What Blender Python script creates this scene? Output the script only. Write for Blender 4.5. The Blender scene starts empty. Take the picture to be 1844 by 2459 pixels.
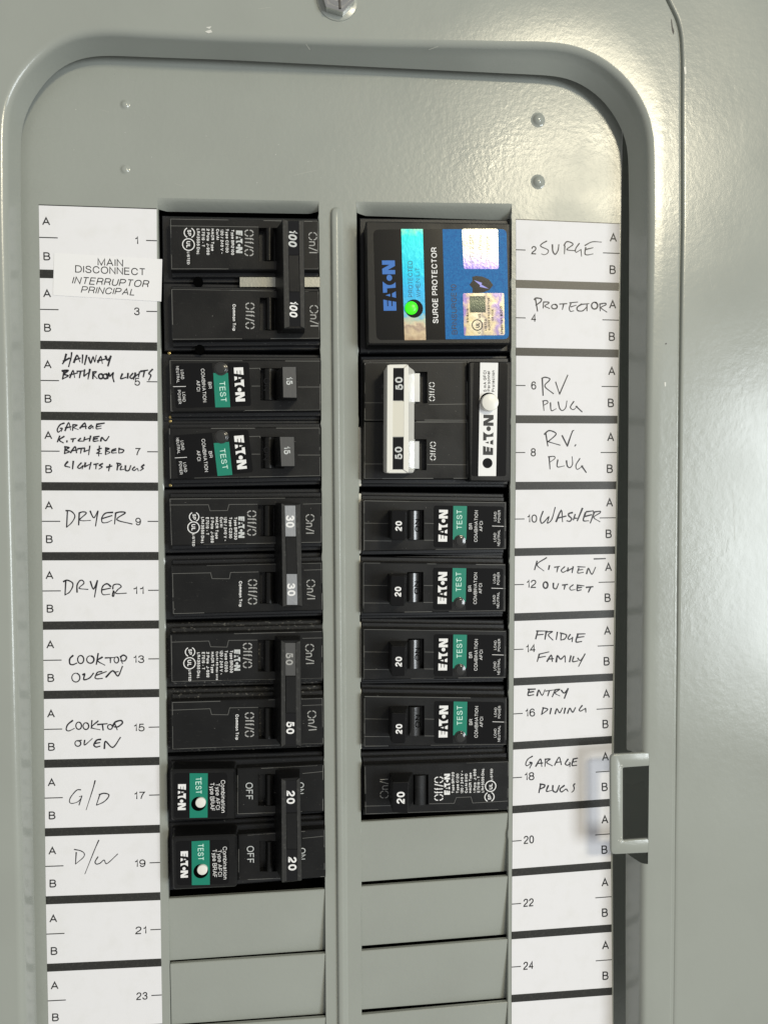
import bpy, bmesh, math, random
from mathutils import Vector, Matrix

# ------------------------------------------------------------------ camera
random.seed(7)
scn = bpy.context.scene
COL = scn.collection
FPX, CX, CY = 1847.0, 922.0, 1229.5            # focal length and centre, in photograph pixels
RM = Matrix(((0.99372823, -0.0026188, -0.1117915),
             (-0.00118449, 0.99942312, -0.03394134),
             (0.1118159, 0.03386088, 0.99315187)))  # panel axes (right, down, in) -> camera axes
EYE = Vector((50.873649, 102.655533, 289.401348))   # mm: right, down, out of the panel
Z0 = 330.0


def W(u, v, w):
    """panel millimetres (right, down, outwards) -> world metres"""
    return Vector((u, -w, Z0 - v)) / 1000.0


cam = bpy.data.cameras.new('camera')
cam.sensor_fit = 'HORIZONTAL'
cam.sensor_width = 36.0
cam.lens = 36.0 * FPX / 1844.0
cam.clip_start = 0.005
cam.clip_end = 50
camo = bpy.data.objects.new('camera', cam)
COL.objects.link(camo)
MW = Matrix(((1, 0, 0), (0, 0, -1), (0, 1, 0)))
rot = (Matrix(((1, 0, 0), (0, -1, 0), (0, 0, -1))) @ RM @ MW).transposed()
camo.matrix_world = Matrix.Translation(W(*EYE)) @ rot.to_4x4()
scn.camera = camo

# ------------------------------------------------------------------ light
wd = bpy.data.worlds.new('World')
scn.world = wd
wd.use_nodes = True
bg = wd.node_tree.nodes['Background']
bg.inputs[0].default_value = (1.0, 0.995, 0.975, 1)
bg.inputs[1].default_value = 0.37


def area(name, loc, target, sx, sy, power, color):
    d = bpy.data.lights.new(name, 'AREA')
    d.shape = 'RECTANGLE'
    d.size, d.size_y = sx, sy
    d.energy = power
    d.color = color
    o = bpy.data.objects.new(name, d)
    COL.objects.link(o)
    o.location = loc
    o.rotation_euler = (Vector(target) - Vector(loc)).to_track_quat('-Z', 'Y').to_euler()
    return o


MID = (0.09, 0, 0.17)
area('garage_door_daylight', (2.3, -2.75, 0.02), MID, 0.95, 1.4, 70, (0.91, 0.97, 1.0))
area('ceiling_lamp', (0.92, -2.05, 1.15), MID, 0.46, 0.28, 22, (1.0, 0.90, 0.66))
scn.view_settings.view_transform = 'Standard'
scn.view_settings.look = 'None'
scn.view_settings.exposure = 0.0
scn.view_settings.gamma = 1.0
scn.view_settings.use_curve_mapping = False


# ------------------------------------------------------------------ materials
MATS = {}


def mat(name, col, rough=0.5, metal=0.0, bump=None, spec=0.5, vary=None, coat=0.0, emit=None, rvary=None):
    m = bpy.data.materials.new(name)
    m.use_nodes = True
    nt = m.node_tree
    b = nt.nodes['Principled BSDF']
    b.inputs['Base Color'].default_value = (*col, 1)
    b.inputs['Roughness'].default_value = rough
    b.inputs['Metallic'].default_value = metal
    b.inputs['Specular IOR Level'].default_value = spec
    b.inputs['Coat Weight'].default_value = coat
    b.inputs['Coat Roughness'].default_value = 0.08
    if emit:
        b.inputs['Emission Color'].default_value = (*emit[0], 1)
        b.inputs['Emission Strength'].default_value = emit[1]
    tc = nt.nodes.new('ShaderNodeTexCoord')

    def noise(scale, detail=3.0, stretch=None):
        n = nt.nodes.new('ShaderNodeTexNoise')
        n.inputs['Scale'].default_value = scale
        n.inputs['Detail'].default_value = detail
        if stretch:
            mp = nt.nodes.new('ShaderNodeMapping')
            mp.inputs['Scale'].default_value = stretch
            nt.links.new(tc.outputs['Object'], mp.inputs[0])
            nt.links.new(mp.outputs[0], n.inputs['Vector'])
        else:
            nt.links.new(tc.outputs['Object'], n.inputs['Vector'])
        return n

    if bump:                       # list of (scale, height in metres)
        prev = None
        for sc, h in bump:
            n = noise(sc, 2.0)
            bp = nt.nodes.new('ShaderNodeBump')
            bp.inputs['Strength'].default_value = 1.0
            bp.inputs['Distance'].default_value = h
            nt.links.new(n.outputs[0], bp.inputs['Height'])
            if prev:
                nt.links.new(prev.outputs[0], bp.inputs['Normal'])
            prev = bp
        nt.links.new(prev.outputs[0], b.inputs['Normal'])
    if vary:                       # (scale, lo, hi, colour, stretch): blotches of another colour
        sc, lo, hi, c2, st = vary
        n = noise(sc, 5.0, st)
        rp = nt.nodes.new('ShaderNodeMapRange')
        rp.inputs['From Min'].default_value = lo
        rp.inputs['From Max'].default_value = hi
        nt.links.new(n.outputs[0], rp.inputs['Value'])
        mx = nt.nodes.new('ShaderNodeMix')
        mx.data_type = 'RGBA'
        mx.inputs['A'].default_value = (*col, 1)
        mx.inputs['B'].default_value = (*c2, 1)
        nt.links.new(rp.outputs[0], mx.inputs['Factor'])
        nt.links.new(mx.outputs['Result'], b.inputs['Base Color'])
    if rvary:                      # (scale, r0, r1)
        n = noise(rvary[0], 4.0)
        rp = nt.nodes.new('ShaderNodeMapRange')
        rp.inputs['From Min'].default_value = 0.3
        rp.inputs['From Max'].default_value = 0.7
        rp.inputs['To Min'].default_value = rvary[1]
        rp.inputs['To Max'].default_value = rvary[2]
        nt.links.new(n.outputs[0], rp.inputs['Value'])
        nt.links.new(rp.outputs[0], b.inputs['Roughness'])
    MATS[name] = m
    return m


PAINT = (0.314, 0.333, 0.304)
mat('grey_enamel', PAINT, 0.2, bump=[(430, 0.000035), (1500, 0.000012)], rvary=(28, 0.17, 0.25), vary=(35, 0.4, 0.75, (0.298, 0.315, 0.288), None))
mat('grey_enamel_plate', PAINT, 0.27, bump=[(480, 0.00006), (1500, 0.000015)], rvary=(28, 0.19, 0.33), vary=(35, 0.4, 0.75, (0.298, 0.315, 0.288), None))
mat('smooth_enamel', PAINT, 0.12)
mat('black_plastic', (0.0065, 0.0066, 0.0068), 0.36, spec=0.32, bump=[(2600, 0.00003)],
    vary=(420, 0.60, 0.86, (0.022, 0.022, 0.020), (1, 1, 4)), rvary=(90, 0.30, 0.48))
mat('black_dusty', (0.009, 0.009, 0.009), 0.5, bump=[(2600, 0.00004)],
    vary=(1700, 0.60, 0.70, (0.13, 0.125, 0.11), (0.5, 1, 1)))
mat('black_shoulder', (0.006, 0.0065, 0.008), 0.42, bump=[(2600, 0.00004)],
    vary=(1900, 0.68, 0.78, (0.10, 0.10, 0.09), (0.6, 1, 1)))
mat('black_gloss', (0.004, 0.004, 0.005), 0.14, bump=[(700, 0.00002)])
mat('black_barrel', (0.012, 0.012, 0.012), 0.2, spec=0.7, bump=[(1400, 0.00001)])
mat('black_label', (0.003, 0.003, 0.0035), 0.22, spec=0.3)
mat('seam_grey', (0.125, 0.125, 0.118), 0.4)  # pale grey paints the light caught along face edges and seams
mat('lint', (0.17, 0.165, 0.15), 0.8)
mat('worn_black', (0.028, 0.028, 0.027), 0.33, bump=[(900, 0.00003)], vary=(700, 0.55, 0.8, (0.07, 0.07, 0.066), None))
mat('void_black', (0.002, 0.002, 0.002), 0.9, spec=0.0)  # sheenless black; puts the shade of flat hole discs into the colour
mat('smoky_plastic', (0.022, 0.022, 0.021), 0.18, coat=0.6)
mat('green_print', (0.004, 0.205, 0.135), 0.38)
mat('white_print', (0.80, 0.80, 0.80), 0.5)
mat('mint_print', (0.62, 0.86, 0.78), 0.5)
mat('grey_print', (0.36, 0.36, 0.35), 0.5)
mat('dim_print', (0.10, 0.10, 0.095), 0.5)
mat('pale_print', (0.55, 0.57, 0.57), 0.5)
mat('white_plastic', (0.76, 0.75, 0.70), 0.33, bump=[(900, 0.00002)])
mat('cream_plastic', (0.66, 0.64, 0.56), 0.35)
mat('paper', (0.77, 0.765, 0.79), 0.6, spec=0.25, vary=(160, 0.5, 0.8, (0.735, 0.73, 0.74), None))
mat('paper_patch', (0.80, 0.795, 0.81), 0.55, spec=0.3)
mat('ink_bar', (0.022, 0.022, 0.020), 0.36, vary=(1800, 0.5, 0.8, (0.05, 0.05, 0.043), None))
mat('ink', (0.012, 0.012, 0.013), 0.5)
mat('pen_ink', (0.010, 0.010, 0.016), 0.45)
mat('zinc', (0.66, 0.66, 0.64), 0.2, metal=1.0, bump=[(900, 0.00005)])
mat('aluminium', (0.42, 0.42, 0.38), 0.42, metal=1.0, bump=[(1200, 0.00004)])
mat('silver_plate', (0.62, 0.64, 0.66), 0.30, metal=1.0, bump=[(500, 0.00008)])
mat('graphite_plate', (0.10, 0.10, 0.10), 0.36, metal=0.3, bump=[(900, 0.00004)])
mat('steel_lever', (0.66, 0.68, 0.70), 0.3, metal=0.9)
mat('brass', (0.62, 0.48, 0.20), 0.25, metal=1.0)
mat('blue_label', (0.002, 0.105, 0.34), 0.42, spec=0.2, bump=[(2500, 0.00003)],
    vary=(1700, 0.35, 0.75, (0.008, 0.175, 0.45), None))
mat('blue_print', (0.012, 0.14, 0.50), 0.4)
mat('navy_print', (0.003, 0.012, 0.05), 0.4)
mat('dark_teal_print', (0.004, 0.04, 0.09), 0.4)
mat('lilac_print', (0.30, 0.30, 0.80), 0.4)
mat('tan_print', (0.34, 0.30, 0.22), 0.4)
mat('led_green', (0.05, 0.85, 0.02), 0.3, emit=((0.04, 1.0, 0.0), 0.75))
mat('scratch', (0.40, 0.41, 0.37), 0.4)
mat('chip_dark', (0.07, 0.065, 0.06), 0.6)
mat('chip_bright', (0.62, 0.62, 0.58), 0.3)


def foil(name, stops, axis_scale, noise_scale, noise_amt, rough=0.25):  # view-dependent diffraction sheen is painted into the base colour
    """holographic foil: colour runs along the label (world z, metres above z_lo) broken up by crinkle"""
    m = bpy.data.materials.new(name)
    m.use_nodes = True
    nt = m.node_tree
    b = nt.nodes['Principled BSDF']
    b.inputs['Roughness'].default_value = rough
    b.inputs['Metallic'].default_value = 0.25
    tc = nt.nodes.new('ShaderNodeTexCoord')
    sp = nt.nodes.new('ShaderNodeSeparateXYZ')
    nt.links.new(tc.outputs['Generated'], sp.inputs[0])
    n = nt.nodes.new('ShaderNodeTexNoise')
    n.inputs['Scale'].default_value = noise_scale
    n.inputs['Detail'].default_value = 4
    nt.links.new(tc.outputs['Object'], n.inputs['Vector'])
    ma = nt.nodes.new('ShaderNodeMath')
    ma.operation = 'MULTIPLY_ADD'
    ma.inputs[1].default_value = noise_amt
    nt.links.new(n.outputs[0], ma.inputs[0])
    mb = nt.nodes.new('ShaderNodeMath')
    mb.operation = 'SUBTRACT'
    mb.inputs[1].default_value = noise_amt * 0.5
    nt.links.new(sp.outputs[axis_scale], mb.inputs[0])
    nt.links.new(mb.outputs[0], ma.inputs[2])
    r = nt.nodes.new('ShaderNodeValToRGB')
    while len(r.color_ramp.elements) > 1:
        r.color_ramp.elements.remove(r.color_ramp.elements[0])
    r.color_ramp.elements[0].position = stops[0][0]
    r.color_ramp.elements[0].color = (*stops[0][1], 1)
    for p, c in stops[1:]:
        e = r.color_ramp.elements.new(p)
        e.color = (*c, 1)
    nt.links.new(ma.outputs[0], r.inputs[0])
    nt.links.new(r.outputs[0], b.inputs['Base Color'])
    bp = nt.nodes.new('ShaderNodeBump')
    bp.inputs['Distance'].default_value = 0.0001
    bp.inputs['Strength'].default_value = 0.5
    nt.links.new(n.outputs[0], bp.inputs['Height'])
    nt.links.new(bp.outputs[0], b.inputs['Normal'])
    MATS[name] = m


foil('foil_strip', [(0.0, (0.42, 0.30, 0.20)), (0.07, (0.62, 0.50, 0.34)), (0.12, (0.40, 0.30, 0.24)),
                    (0.15, (0.66, 0.56, 0.40)), (0.19, (0.45, 0.55, 0.45)), (0.25, (0.08, 0.45, 0.78)),
                    (0.45, (0.03, 0.45, 0.85)), (0.62, (0.01, 0.58, 0.85)), (0.80, (0.03, 0.70, 0.85)),
                    (0.94, (0.02, 0.75, 0.80)), (1.0, (0.25, 0.80, 0.60))], 'Z', 500, 0.16)
foil('foil_pale', [(0.0, (0.22, 0.16, 0.62)), (0.18, (0.45, 0.38, 0.74)), (0.36, (0.60, 0.58, 0.66)),
                   (0.60, (0.66, 0.62, 0.48)), (0.85, (0.66, 0.66, 0.62)), (1.0, (0.70, 0.66, 0.52))], 'Z', 900, 0.30)
foil('foil_gold', [(0.0, (0.30, 0.20, 0.50)), (0.15, (0.62, 0.52, 0.30)), (0.35, (0.72, 0.66, 0.50)),
                   (0.5, (0.40, 0.34, 0.30)), (0.65, (0.66, 0.56, 0.36)), (0.85, (0.30, 0.22, 0.52)),
                   (1.0, (0.70, 0.62, 0.40))], 'X', 420, 0.55)
foil('foil_dark', [(0.0, (0.03, 0.04, 0.03)), (0.4, (0.07, 0.09, 0.06)), (0.6, (0.13, 0.15, 0.10)),
                   (1.0, (0.05, 0.06, 0.05))], 'Z', 1800, 1.0)


# ------------------------------------------------------------------ pixel -> panel
RT = RM.transposed()


def U(p, w):
    c = Vector(((p[0] - CX) / FPX, (p[1] - CY) / FPX, 1.0))
    d = RT @ c
    t = (EYE.z - w) / d.z
    return Vector((EYE.x + t * d.x, EYE.y + t * d.y))


def Z(ox, oy, s):
    return lambda x, y: (ox + x / s, oy + y / s)


# ------------------------------------------------------------------ mesh building
class Thing:
    def __init__(self, name, label, cat, at=None, group=None, kind=None):
        o = bpy.data.objects.new(name, None)
        o.empty_display_size = 0.01
        COL.objects.link(o)
        o.location = at if at is not None else (0, 0, 0)
        o['label'] = label
        if cat:
            o['category'] = cat
        if group:
            o['group'] = group
        if kind:
            o['kind'] = kind
        self.o = o
        self.loc = Vector(o.location)


class MB:
    def __init__(self):
        self.v = []
        self.f = []
        self.lift = 0.0

    def add(self, pts):
        i = len(self.v)
        self.v += [W(*p) for p in pts]
        return list(range(i, i + len(pts)))

    def loft(self, rings, cap0=False, cap1=True):
        ids = [self.add(r) for r in rings]
        n = len(ids[0])
        for a, b in zip(ids, ids[1:]):
            for i in range(n):
                j = (i + 1) % n
                self.f.append((a[i], a[j], b[j], b[i]))
        if cap0:
            self.f.append(tuple(reversed(ids[0])))
        if cap1:
            self.f.append(tuple(ids[-1]))
        return ids

    def prism(self, poly, w0, w1, b=0.3, grow=0.0):
        """poly in panel mm at the top; walls widen by grow at the bottom; chamfer b"""
        r = []
        r.append([(*p, w0) for p in (offset(poly, -grow) if grow else poly)])
        if b:
            r.append([(*p, w1 - b) for p in poly])
            r.append([(*p, w1) for p in offset(poly, b)])
        else:
            r.append([(*p, w1) for p in poly])
        self.loft(r, cap0=False)
        return self

    def hollow(self, outer, w0, w1, b, grow, hole, depth):
        r = [[(*p, w0) for p in offset(outer, -grow)], [(*p, w1 - b) for p in outer]]
        self.loft(r, cap1=False)
        inn = offset(outer, b)
        ids = self.loft([[(*p, w1 - b) for p in outer], [(*p, w1) for p in inn]], cap1=False)
        top = ids[1]
        h = self.add([(*p, w1) for p in hole])
        for i in range(4):
            j = (i + 1) % 4
            self.f.append((top[i], top[j], h[j], h[i]))
        d = self.add([(*p, w1 - depth) for p in hole])
        for i in range(4):
            j = (i + 1) % 4
            self.f.append((h[i], h[j], d[j], d[i]))
        self.f.append(tuple(d))
        return self

    def ribbon(self, pts, wd, w, closed=False, cap=False, taper=None):
        """flat stroke of width wd (mm) along pts (panel mm) at height w"""
        P = [Vector(p) for p in pts]
        Q = [P[0]]
        for p in P[1:]:
            if (p - Q[-1]).length > 1e-4:
                Q.append(p)
        P = Q
        if len(P) < 2:
            return
        n = len(P)
        h = wd / 2
        L, R = [], []
        for i in range(n):
            d0 = (P[i] - P[i - 1]) if i > 0 else None
            d1 = (P[i + 1] - P[i]) if i < n - 1 else None
            if closed and n > 2:
                if d0 is None:
                    d0 = P[0] - P[-2]
                if d1 is None:
                    d1 = P[1] - P[0]
            if d0 is None:
                d0 = d1
            if d1 is None:
                d1 = d0
            d0 = d0.normalized()
            d1 = d1.normalized()
            t = d0 + d1
            if t.length < 0.2:
                t = d1
            t.normalize()
            nn = Vector((-t.y, t.x))
            c = max(0.45, nn.dot(Vector((-d1.y, d1.x))))
            off = h / c
            if taper:
                off *= taper[0] + (taper[1] - taper[0]) * i / (n - 1) + taper[2] * math.sin(i * 1.3)
            q = P[i]
            if cap and not closed:
                if i == 0:
                    q = q - d1 * h * 0.6
                elif i == n - 1:
                    q = q + d0 * h * 0.6
            L.append(q + nn * off)
            R.append(q - nn * off)
        self.lift += 0.0025
        ww = w + self.lift
        a = self.add([(p.x, p.y, ww) for p in L])
        b = self.add([(p.x, p.y, ww) for p in R])
        for i in range(n - 1):
            self.f.append((a[i], a[i + 1], b[i + 1], b[i]))

    def disc(self, c, r, w0, w1, b=0.2, n=24, dome=0.0):
        ring = lambda rr, w: [(c[0] + rr * math.cos(2 * math.pi * i / n), c[1] + rr * math.sin(2 * math.pi * i / n), w)
                              for i in range(n)]
        rr = [ring(r, w0), ring(r, w1 - b), ring(r - b * 0.3, w1 - b * 0.3), ring(r - b, w1)]
        if dome:
            for k in range(1, 5):
                a = k / 5 * math.pi / 2
                rr.append(ring((r - b) * math.cos(a), w1 + dome * math.sin(a)))
        self.loft(rr)
        return self

    def build(self, name, material, thing, parent=None, smooth=None, kind=None, label=None):
        me = bpy.data.meshes.new(name)
        loc = thing.loc if thing else Vector((0, 0, 0))
        me.from_pydata([tuple(v - loc) for v in self.v], [], self.f)
        bm = bmesh.new()
        bm.from_mesh(me)
        bmesh.ops.remove_doubles(bm, verts=bm.verts, dist=1e-7)
        bmesh.ops.recalc_face_normals(bm, faces=bm.faces)
        s = sum(f.normal.y * f.calc_area() for f in bm.faces)
        bm.to_mesh(me)
        bm.free()
        if s > 0 and self.flat():
            me.flip_normals()
        me.materials.append(MATS[material])
        if smooth is not None:
            me.polygons.foreach_set('use_smooth', [True] * len(me.polygons))
            me.set_sharp_from_angle(angle=math.radians(smooth))
        o = bpy.data.objects.new(name, me)
        COL.objects.link(o)
        o.parent = parent if parent else (thing.o if thing else None)
        if kind:
            o['kind'] = kind
        if label:
            o['label'] = label
        return o

    def flat(self):
        ys = [v.y for v in self.v]
        return max(ys) - min(ys) < 0.0008


def area2(poly):
    return sum(poly[i][0] * poly[(i + 1) % len(poly)][1] - poly[(i + 1) % len(poly)][0] * poly[i][1]
               for i in range(len(poly)))


def offset(poly, b):
    """move every edge inwards by b (mm)"""
    n = len(poly)
    sgn = 1 if area2(poly) > 0 else -1
    out = []
    for i in range(n):
        p0, p1, p2 = Vector(poly[i - 1]), Vector(poly[i]), Vector(poly[(i + 1) % n])
        d0 = (p1 - p0).normalized()
        d1 = (p2 - p1).normalized()
        n0 = Vector((-d0.y, d0.x)) * sgn
        n1 = Vector((-d1.y, d1.x)) * sgn
        m = n0 + n1
        if m.length < 1e-6:
            m = n0.copy()
        m.normalize()
        out.append(p1 + m * (b / max(0.35, m.dot(n0))))
    return out


def rounded(poly, r, n=4):
    out = []
    N = len(poly)
    for i in range(N):
        p0, p1, p2 = Vector(poly[i - 1]), Vector(poly[i]), Vector(poly[(i + 1) % N])
        a = p1 + (p0 - p1).normalized() * min(r, (p0 - p1).length * 0.45)
        c = p1 + (p2 - p1).normalized() * min(r, (p2 - p1).length * 0.45)
        for k in range(n + 1):
            t = k / n
            out.append(a * (1 - t) ** 2 + p1 * 2 * t * (1 - t) + c * t * t)
    return out


def quad(z, pts, w):
    return [U(z(*p), w) for p in pts]


def box4(x0, y0, x1, y1):
    return [(x0, y0), (x1, y0), (x1, y1), (x0, y1)]


def spline(pts, n=6, closed=False):
    P = [Vector(p) for p in pts]
    if len(P) < 3:
        return P
    out = []
    N = len(P)
    for i in range(N - 1):
        p1, p2 = P[i], P[i + 1]
        p0 = P[i - 1] if i > 0 else (P[-2] if closed else p1 * 2 - p2)
        p3 = P[i + 2] if i < N - 2 else (P[1] if closed else p2 * 2 - p1)
        for k in range(n):
            t = k / n
            out.append(0.5 * ((2 * p1) + (p2 - p0) * t + (2 * p0 - 5 * p1 + 4 * p2 - p3) * t * t
                              + (3 * p1 - p0 - 3 * p2 + p3) * t ** 3))
    out.append(P[-1])
    return out


# ------------------------------------------------------------------ lettering: a plain stroke alphabet
G = {
    'A': "M0,0 L.36,1 L.72,0 M.13,.34 L.59,.34",
    'B': "M0,0 L0,1 L.33,1 Q.6,1 .6,.76 Q.6,.53 .33,.53 L0,.53 M.33,.53 Q.66,.53 .66,.27 Q.66,0 .34,0 L0,0",
    'C': "M.7,.68 Q.62,1 .36,1 Q0,1 0,.5 Q0,0 .36,0 Q.64,0 .7,.34",
    'D': "M0,0 L0,1 L.3,1 Q.68,1 .68,.5 Q.68,0 .3,0 L0,0",
    'E': "M.56,1 L0,1 L0,0 L.58,0 M0,.53 L.52,.53",
    'F': "M.54,1 L0,1 L0,0 M0,.52 L.46,.52",
    'G': "M.68,.7 Q.6,1 .36,1 Q0,1 0,.5 Q0,0 .37,0 Q.7,.02 .7,.46 L.4,.46",
    'H': "M0,0 L0,1 M.62,0 L.62,1 M0,.53 L.62,.53",
    'I': "M0,0 L0,1",
    'J': "M.45,1 L.45,.25 Q.45,0 .22,0 Q0,0 0,.28",
    'L': "M0,1 L0,0 L.5,0",
    'M': "M0,0 L0,1 L.38,.05 L.76,1 L.76,0",
    'N': "M0,0 L0,1 L.62,0 L.62,1",
    'O': "M.38,1 Q0,1 0,.5 Q0,0 .38,0 Q.76,0 .76,.5 Q.76,1 .38,1",
    'P': "M0,0 L0,1 L.34,1 Q.62,1 .62,.73 Q.62,.45 .34,.45 L0,.45",
    'R': "M0,0 L0,1 L.34,1 Q.62,1 .62,.73 Q.62,.47 .34,.47 L0,.47 M.34,.47 Q.58,.47 .6,.2 L.64,0",
    'S': "M.58,.74 Q.56,1 .3,1 Q.04,1 .04,.76 Q.04,.58 .3,.52 Q.62,.46 .62,.25 Q.62,0 .32,0 Q.02,0 0,.3",
    'T': "M0,1 L.62,1 M.31,1 L.31,0",
    'U': "M0,1 L0,.33 Q0,0 .31,0 Q.62,0 .62,.33 L.62,1",
    'V': "M0,1 L.34,0 L.68,1",
    'W': "M0,1 L.24,0 L.47,1 L.7,0 L.94,1",
    'Y': "M0,1 L.33,.45 L.66,1 M.33,.45 L.33,0",
    '0': "M.27,1 Q0,1 0,.5 Q0,0 .27,0 Q.54,0 .54,.5 Q.54,1 .27,1",
    '1': "M.04,.76 Q.26,.78 .28,1 L.28,0",
    '2': "M.02,.7 Q.02,1 .28,1 Q.52,1 .52,.73 Q.52,.55 .3,.38 Q.02,.2 0,0 L.54,0",
    '3': "M.02,.74 Q.04,1 .27,1 Q.5,1 .5,.76 Q.5,.54 .2,.54 M.2,.54 Q.54,.54 .54,.28 Q.54,0 .27,0 Q.02,0 0,.28",
    '4': "M.4,0 L.4,1 L0,.3 L.56,.3",
    '5': "M.5,1 L.1,1 L.04,.48 Q.14,.63 .28,.63 Q.54,.63 .54,.32 Q.54,0 .27,0 Q.02,0 0,.26",
    '6': "M.5,.76 Q.46,1 .28,1 Q0,1 0,.46 Q0,0 .28,0 Q.54,0 .54,.31 Q.54,.61 .28,.61 Q.04,.61 .01,.36",
    '7': "M0,1 L.54,1 Q.24,.6 .18,0",
    '8': "M.27,.54 Q.03,.54 .03,.77 Q.03,1 .27,1 Q.51,1 .51,.77 Q.51,.54 .27,.54 Q0,.54 0,.27 Q0,0 .27,0 Q.54,0 .54,.27 Q.54,.54 .27,.54",
    '9': "M.04,.24 Q.08,0 .26,0 Q.54,0 .54,.54 Q.54,1 .26,1 Q0,1 0,.69 Q0,.39 .26,.39 Q.5,.39 .53,.64",
    'a': "M.04,.55 Q.06,.72 .24,.72 Q.44,.72 .44,.52 L.44,0 M.44,.42 Q.4,.38 .2,.36 Q0,.34 0,.17 Q0,0 .18,0 Q.36,0 .44,.2",
    'b': "M0,0 L0,1 M0,.36 Q0,.72 .24,.72 Q.48,.72 .48,.36 Q.48,0 .24,0 Q0,0 0,.36",
    'c': "M.44,.5 Q.4,.72 .24,.72 Q0,.72 0,.36 Q0,0 .24,0 Q.42,0 .46,.24",
    'e': "M0,.38 L.46,.38 Q.46,.72 .23,.72 Q0,.72 0,.36 Q0,0 .24,0 Q.4,0 .45,.2",
    'f': "M.28,1 Q.11,1.02 .11,.82 L.11,0 M0,.7 L.26,.7",
    'i': "M0,0 L0,.72 M0,.9 L0,1",
    'j': "M.08,.72 L.08,-.1 Q.08,-.22 -.06,-.2 M.08,.9 L.08,1",
    'l': "M0,0 L0,1",
    'm': "M0,0 L0,.72 M0,.45 Q.02,.72 .19,.72 Q.35,.72 .35,.48 L.35,0 M.35,.45 Q.37,.72 .54,.72 Q.7,.72 .7,.48 L.7,0",
    'n': "M0,0 L0,.72 M0,.42 Q.02,.72 .22,.72 Q.42,.72 .42,.46 L.42,0",
    'o': "M.24,.72 Q0,.72 0,.36 Q0,0 .24,0 Q.48,0 .48,.36 Q.48,.72 .24,.72",
    'p': "M0,-.25 L0,.72 M0,.36 Q0,.72 .24,.72 Q.48,.72 .48,.36 Q.48,0 .24,0 Q0,0 0,.36",
    'r': "M0,0 L0,.72 M0,.42 Q.02,.72 .24,.7",
    's': "M.38,.54 Q.36,.72 .2,.72 Q.02,.72 .02,.55 Q.02,.42 .2,.37 Q.42,.33 .42,.18 Q.42,0 .2,0 Q.02,0 0,.2",
    't': "M.12,.92 L.12,.15 Q.12,0 .28,.02 M0,.7 L.26,.7",
    'u': "M0,.72 L0,.26 Q0,0 .2,0 Q.42,0 .42,.3 M.42,.72 L.42,0",
    'd': "M.48,0 L.48,1 M.48,.36 Q.48,.72 .24,.72 Q0,.72 0,.36 Q0,0 .24,0 Q.48,0 .48,.36",
    'w': "M0,.72 L.17,0 L.34,.72 L.51,0 L.68,.72",
    'x': "M0,0 L.42,.72 M0,.72 L.42,0",
    'y': "M0,.72 L.21,.02 M.42,.72 L.2,-.08 Q.14,-.26 0,-.22",
    '/': "M0,-.05 L.34,1.03",
    '-': "M0,.38 L.28,.38",
    '.': "M0,0 L0,.07",
    '~': "M0,.4 Q.1,.56 .2,.45 Q.32,.32 .4,.5",
    '#': "M.12,0 L.2,1 M.36,0 L.44,1 M0,.34 L.54,.34 M.04,.68 L.56,.68",
    '@': "M.4,1 Q0,1 0,.5 Q0,0 .4,0 Q.8,0 .8,.5 Q.8,1 .4,1 M.56,.62 Q.5,.74 .4,.74 Q.24,.74 .24,.5 Q.24,.26 .4,.26 Q.52,.26 .56,.38",
    # stencilled ring
    '%': "M0,.6 Q.02,.98 .33,1 M.49,1 Q.8,.98 .82,.6 M.82,.4 Q.8,.02 .49,0 M.33,0 Q.02,.02 0,.4",
}


def glyph(ch):
    strokes, cur = [], None
    tok = G[ch].split()
    i = 0
    while i < len(tok):
        t = tok[i]
        k = t[0]
        xy = tuple(float(a) for a in t[1:].split(','))
        if k == 'M':
            cur = [xy]
            strokes.append(cur)
        elif k == 'L':
            cur.append(xy)
        else:
            i += 1
            e = tuple(float(a) for a in tok[i].split(','))
            s = cur[-1]
            # quarter-superellipse feel: pull the control a little past the quadratic
            for q in range(1, 6):
                a = q / 5
                c1 = (s[0] + (xy[0] - s[0]) * .62, s[1] + (xy[1] - s[1]) * .62)
                c2 = (e[0] + (xy[0] - e[0]) * .62, e[1] + (xy[1] - e[1]) * .62)
                cur.append(tuple(s[j] * (1 - a) ** 3 + 3 * c1[j] * a * (1 - a) ** 2 + 3 * c2[j] * a * a * (1 - a)
                                 + e[j] * a ** 3 for j in (0, 1)))
        i += 1
    return strokes


GC = {}


def text_strokes(s, wt, gap):
    out = []
    x = 0.0
    for ch in s:
        if ch == ' ':
            x += 0.36
            continue
        if ch not in GC:
            GC[ch] = glyph(ch)
        xs = [p[0] for st in GC[ch] for p in st]
        lo, hi = min(xs), max(xs)
        for st in GC[ch]:
            out.append([(x + p[0] - lo + wt / 2, wt / 2 + p[1] * (1 - wt)) for p in st])
        x += hi - lo + wt + gap
    return out, x - gap


def write(mb, s, p0, p1, hpx, w, wt=0.13, gap=0.14, italic=0.0):
    """p0,p1: pixels of the two ends of the base line; hpx: capital height in pixels"""
    a, b = U(p0, w), U(p1, w)
    ex = b - a
    L = ex.length
    ex.normalize()
    ey = Vector((ex.y, -ex.x))
    pl = math.hypot(p1[0] - p0[0], p1[1] - p0[1])
    h = hpx * L / pl
    st, wd = text_strokes(s, wt, gap)
    sx = L / wd
    for t in st:
        pts = [a + ex * (x * sx + italic * y * h) + ey * (y * h) for x, y in t]
        closed = (pts[0] - pts[-1]).length < 1e-3
        mb.ribbon(pts, wt * h, w, closed=closed)


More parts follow.
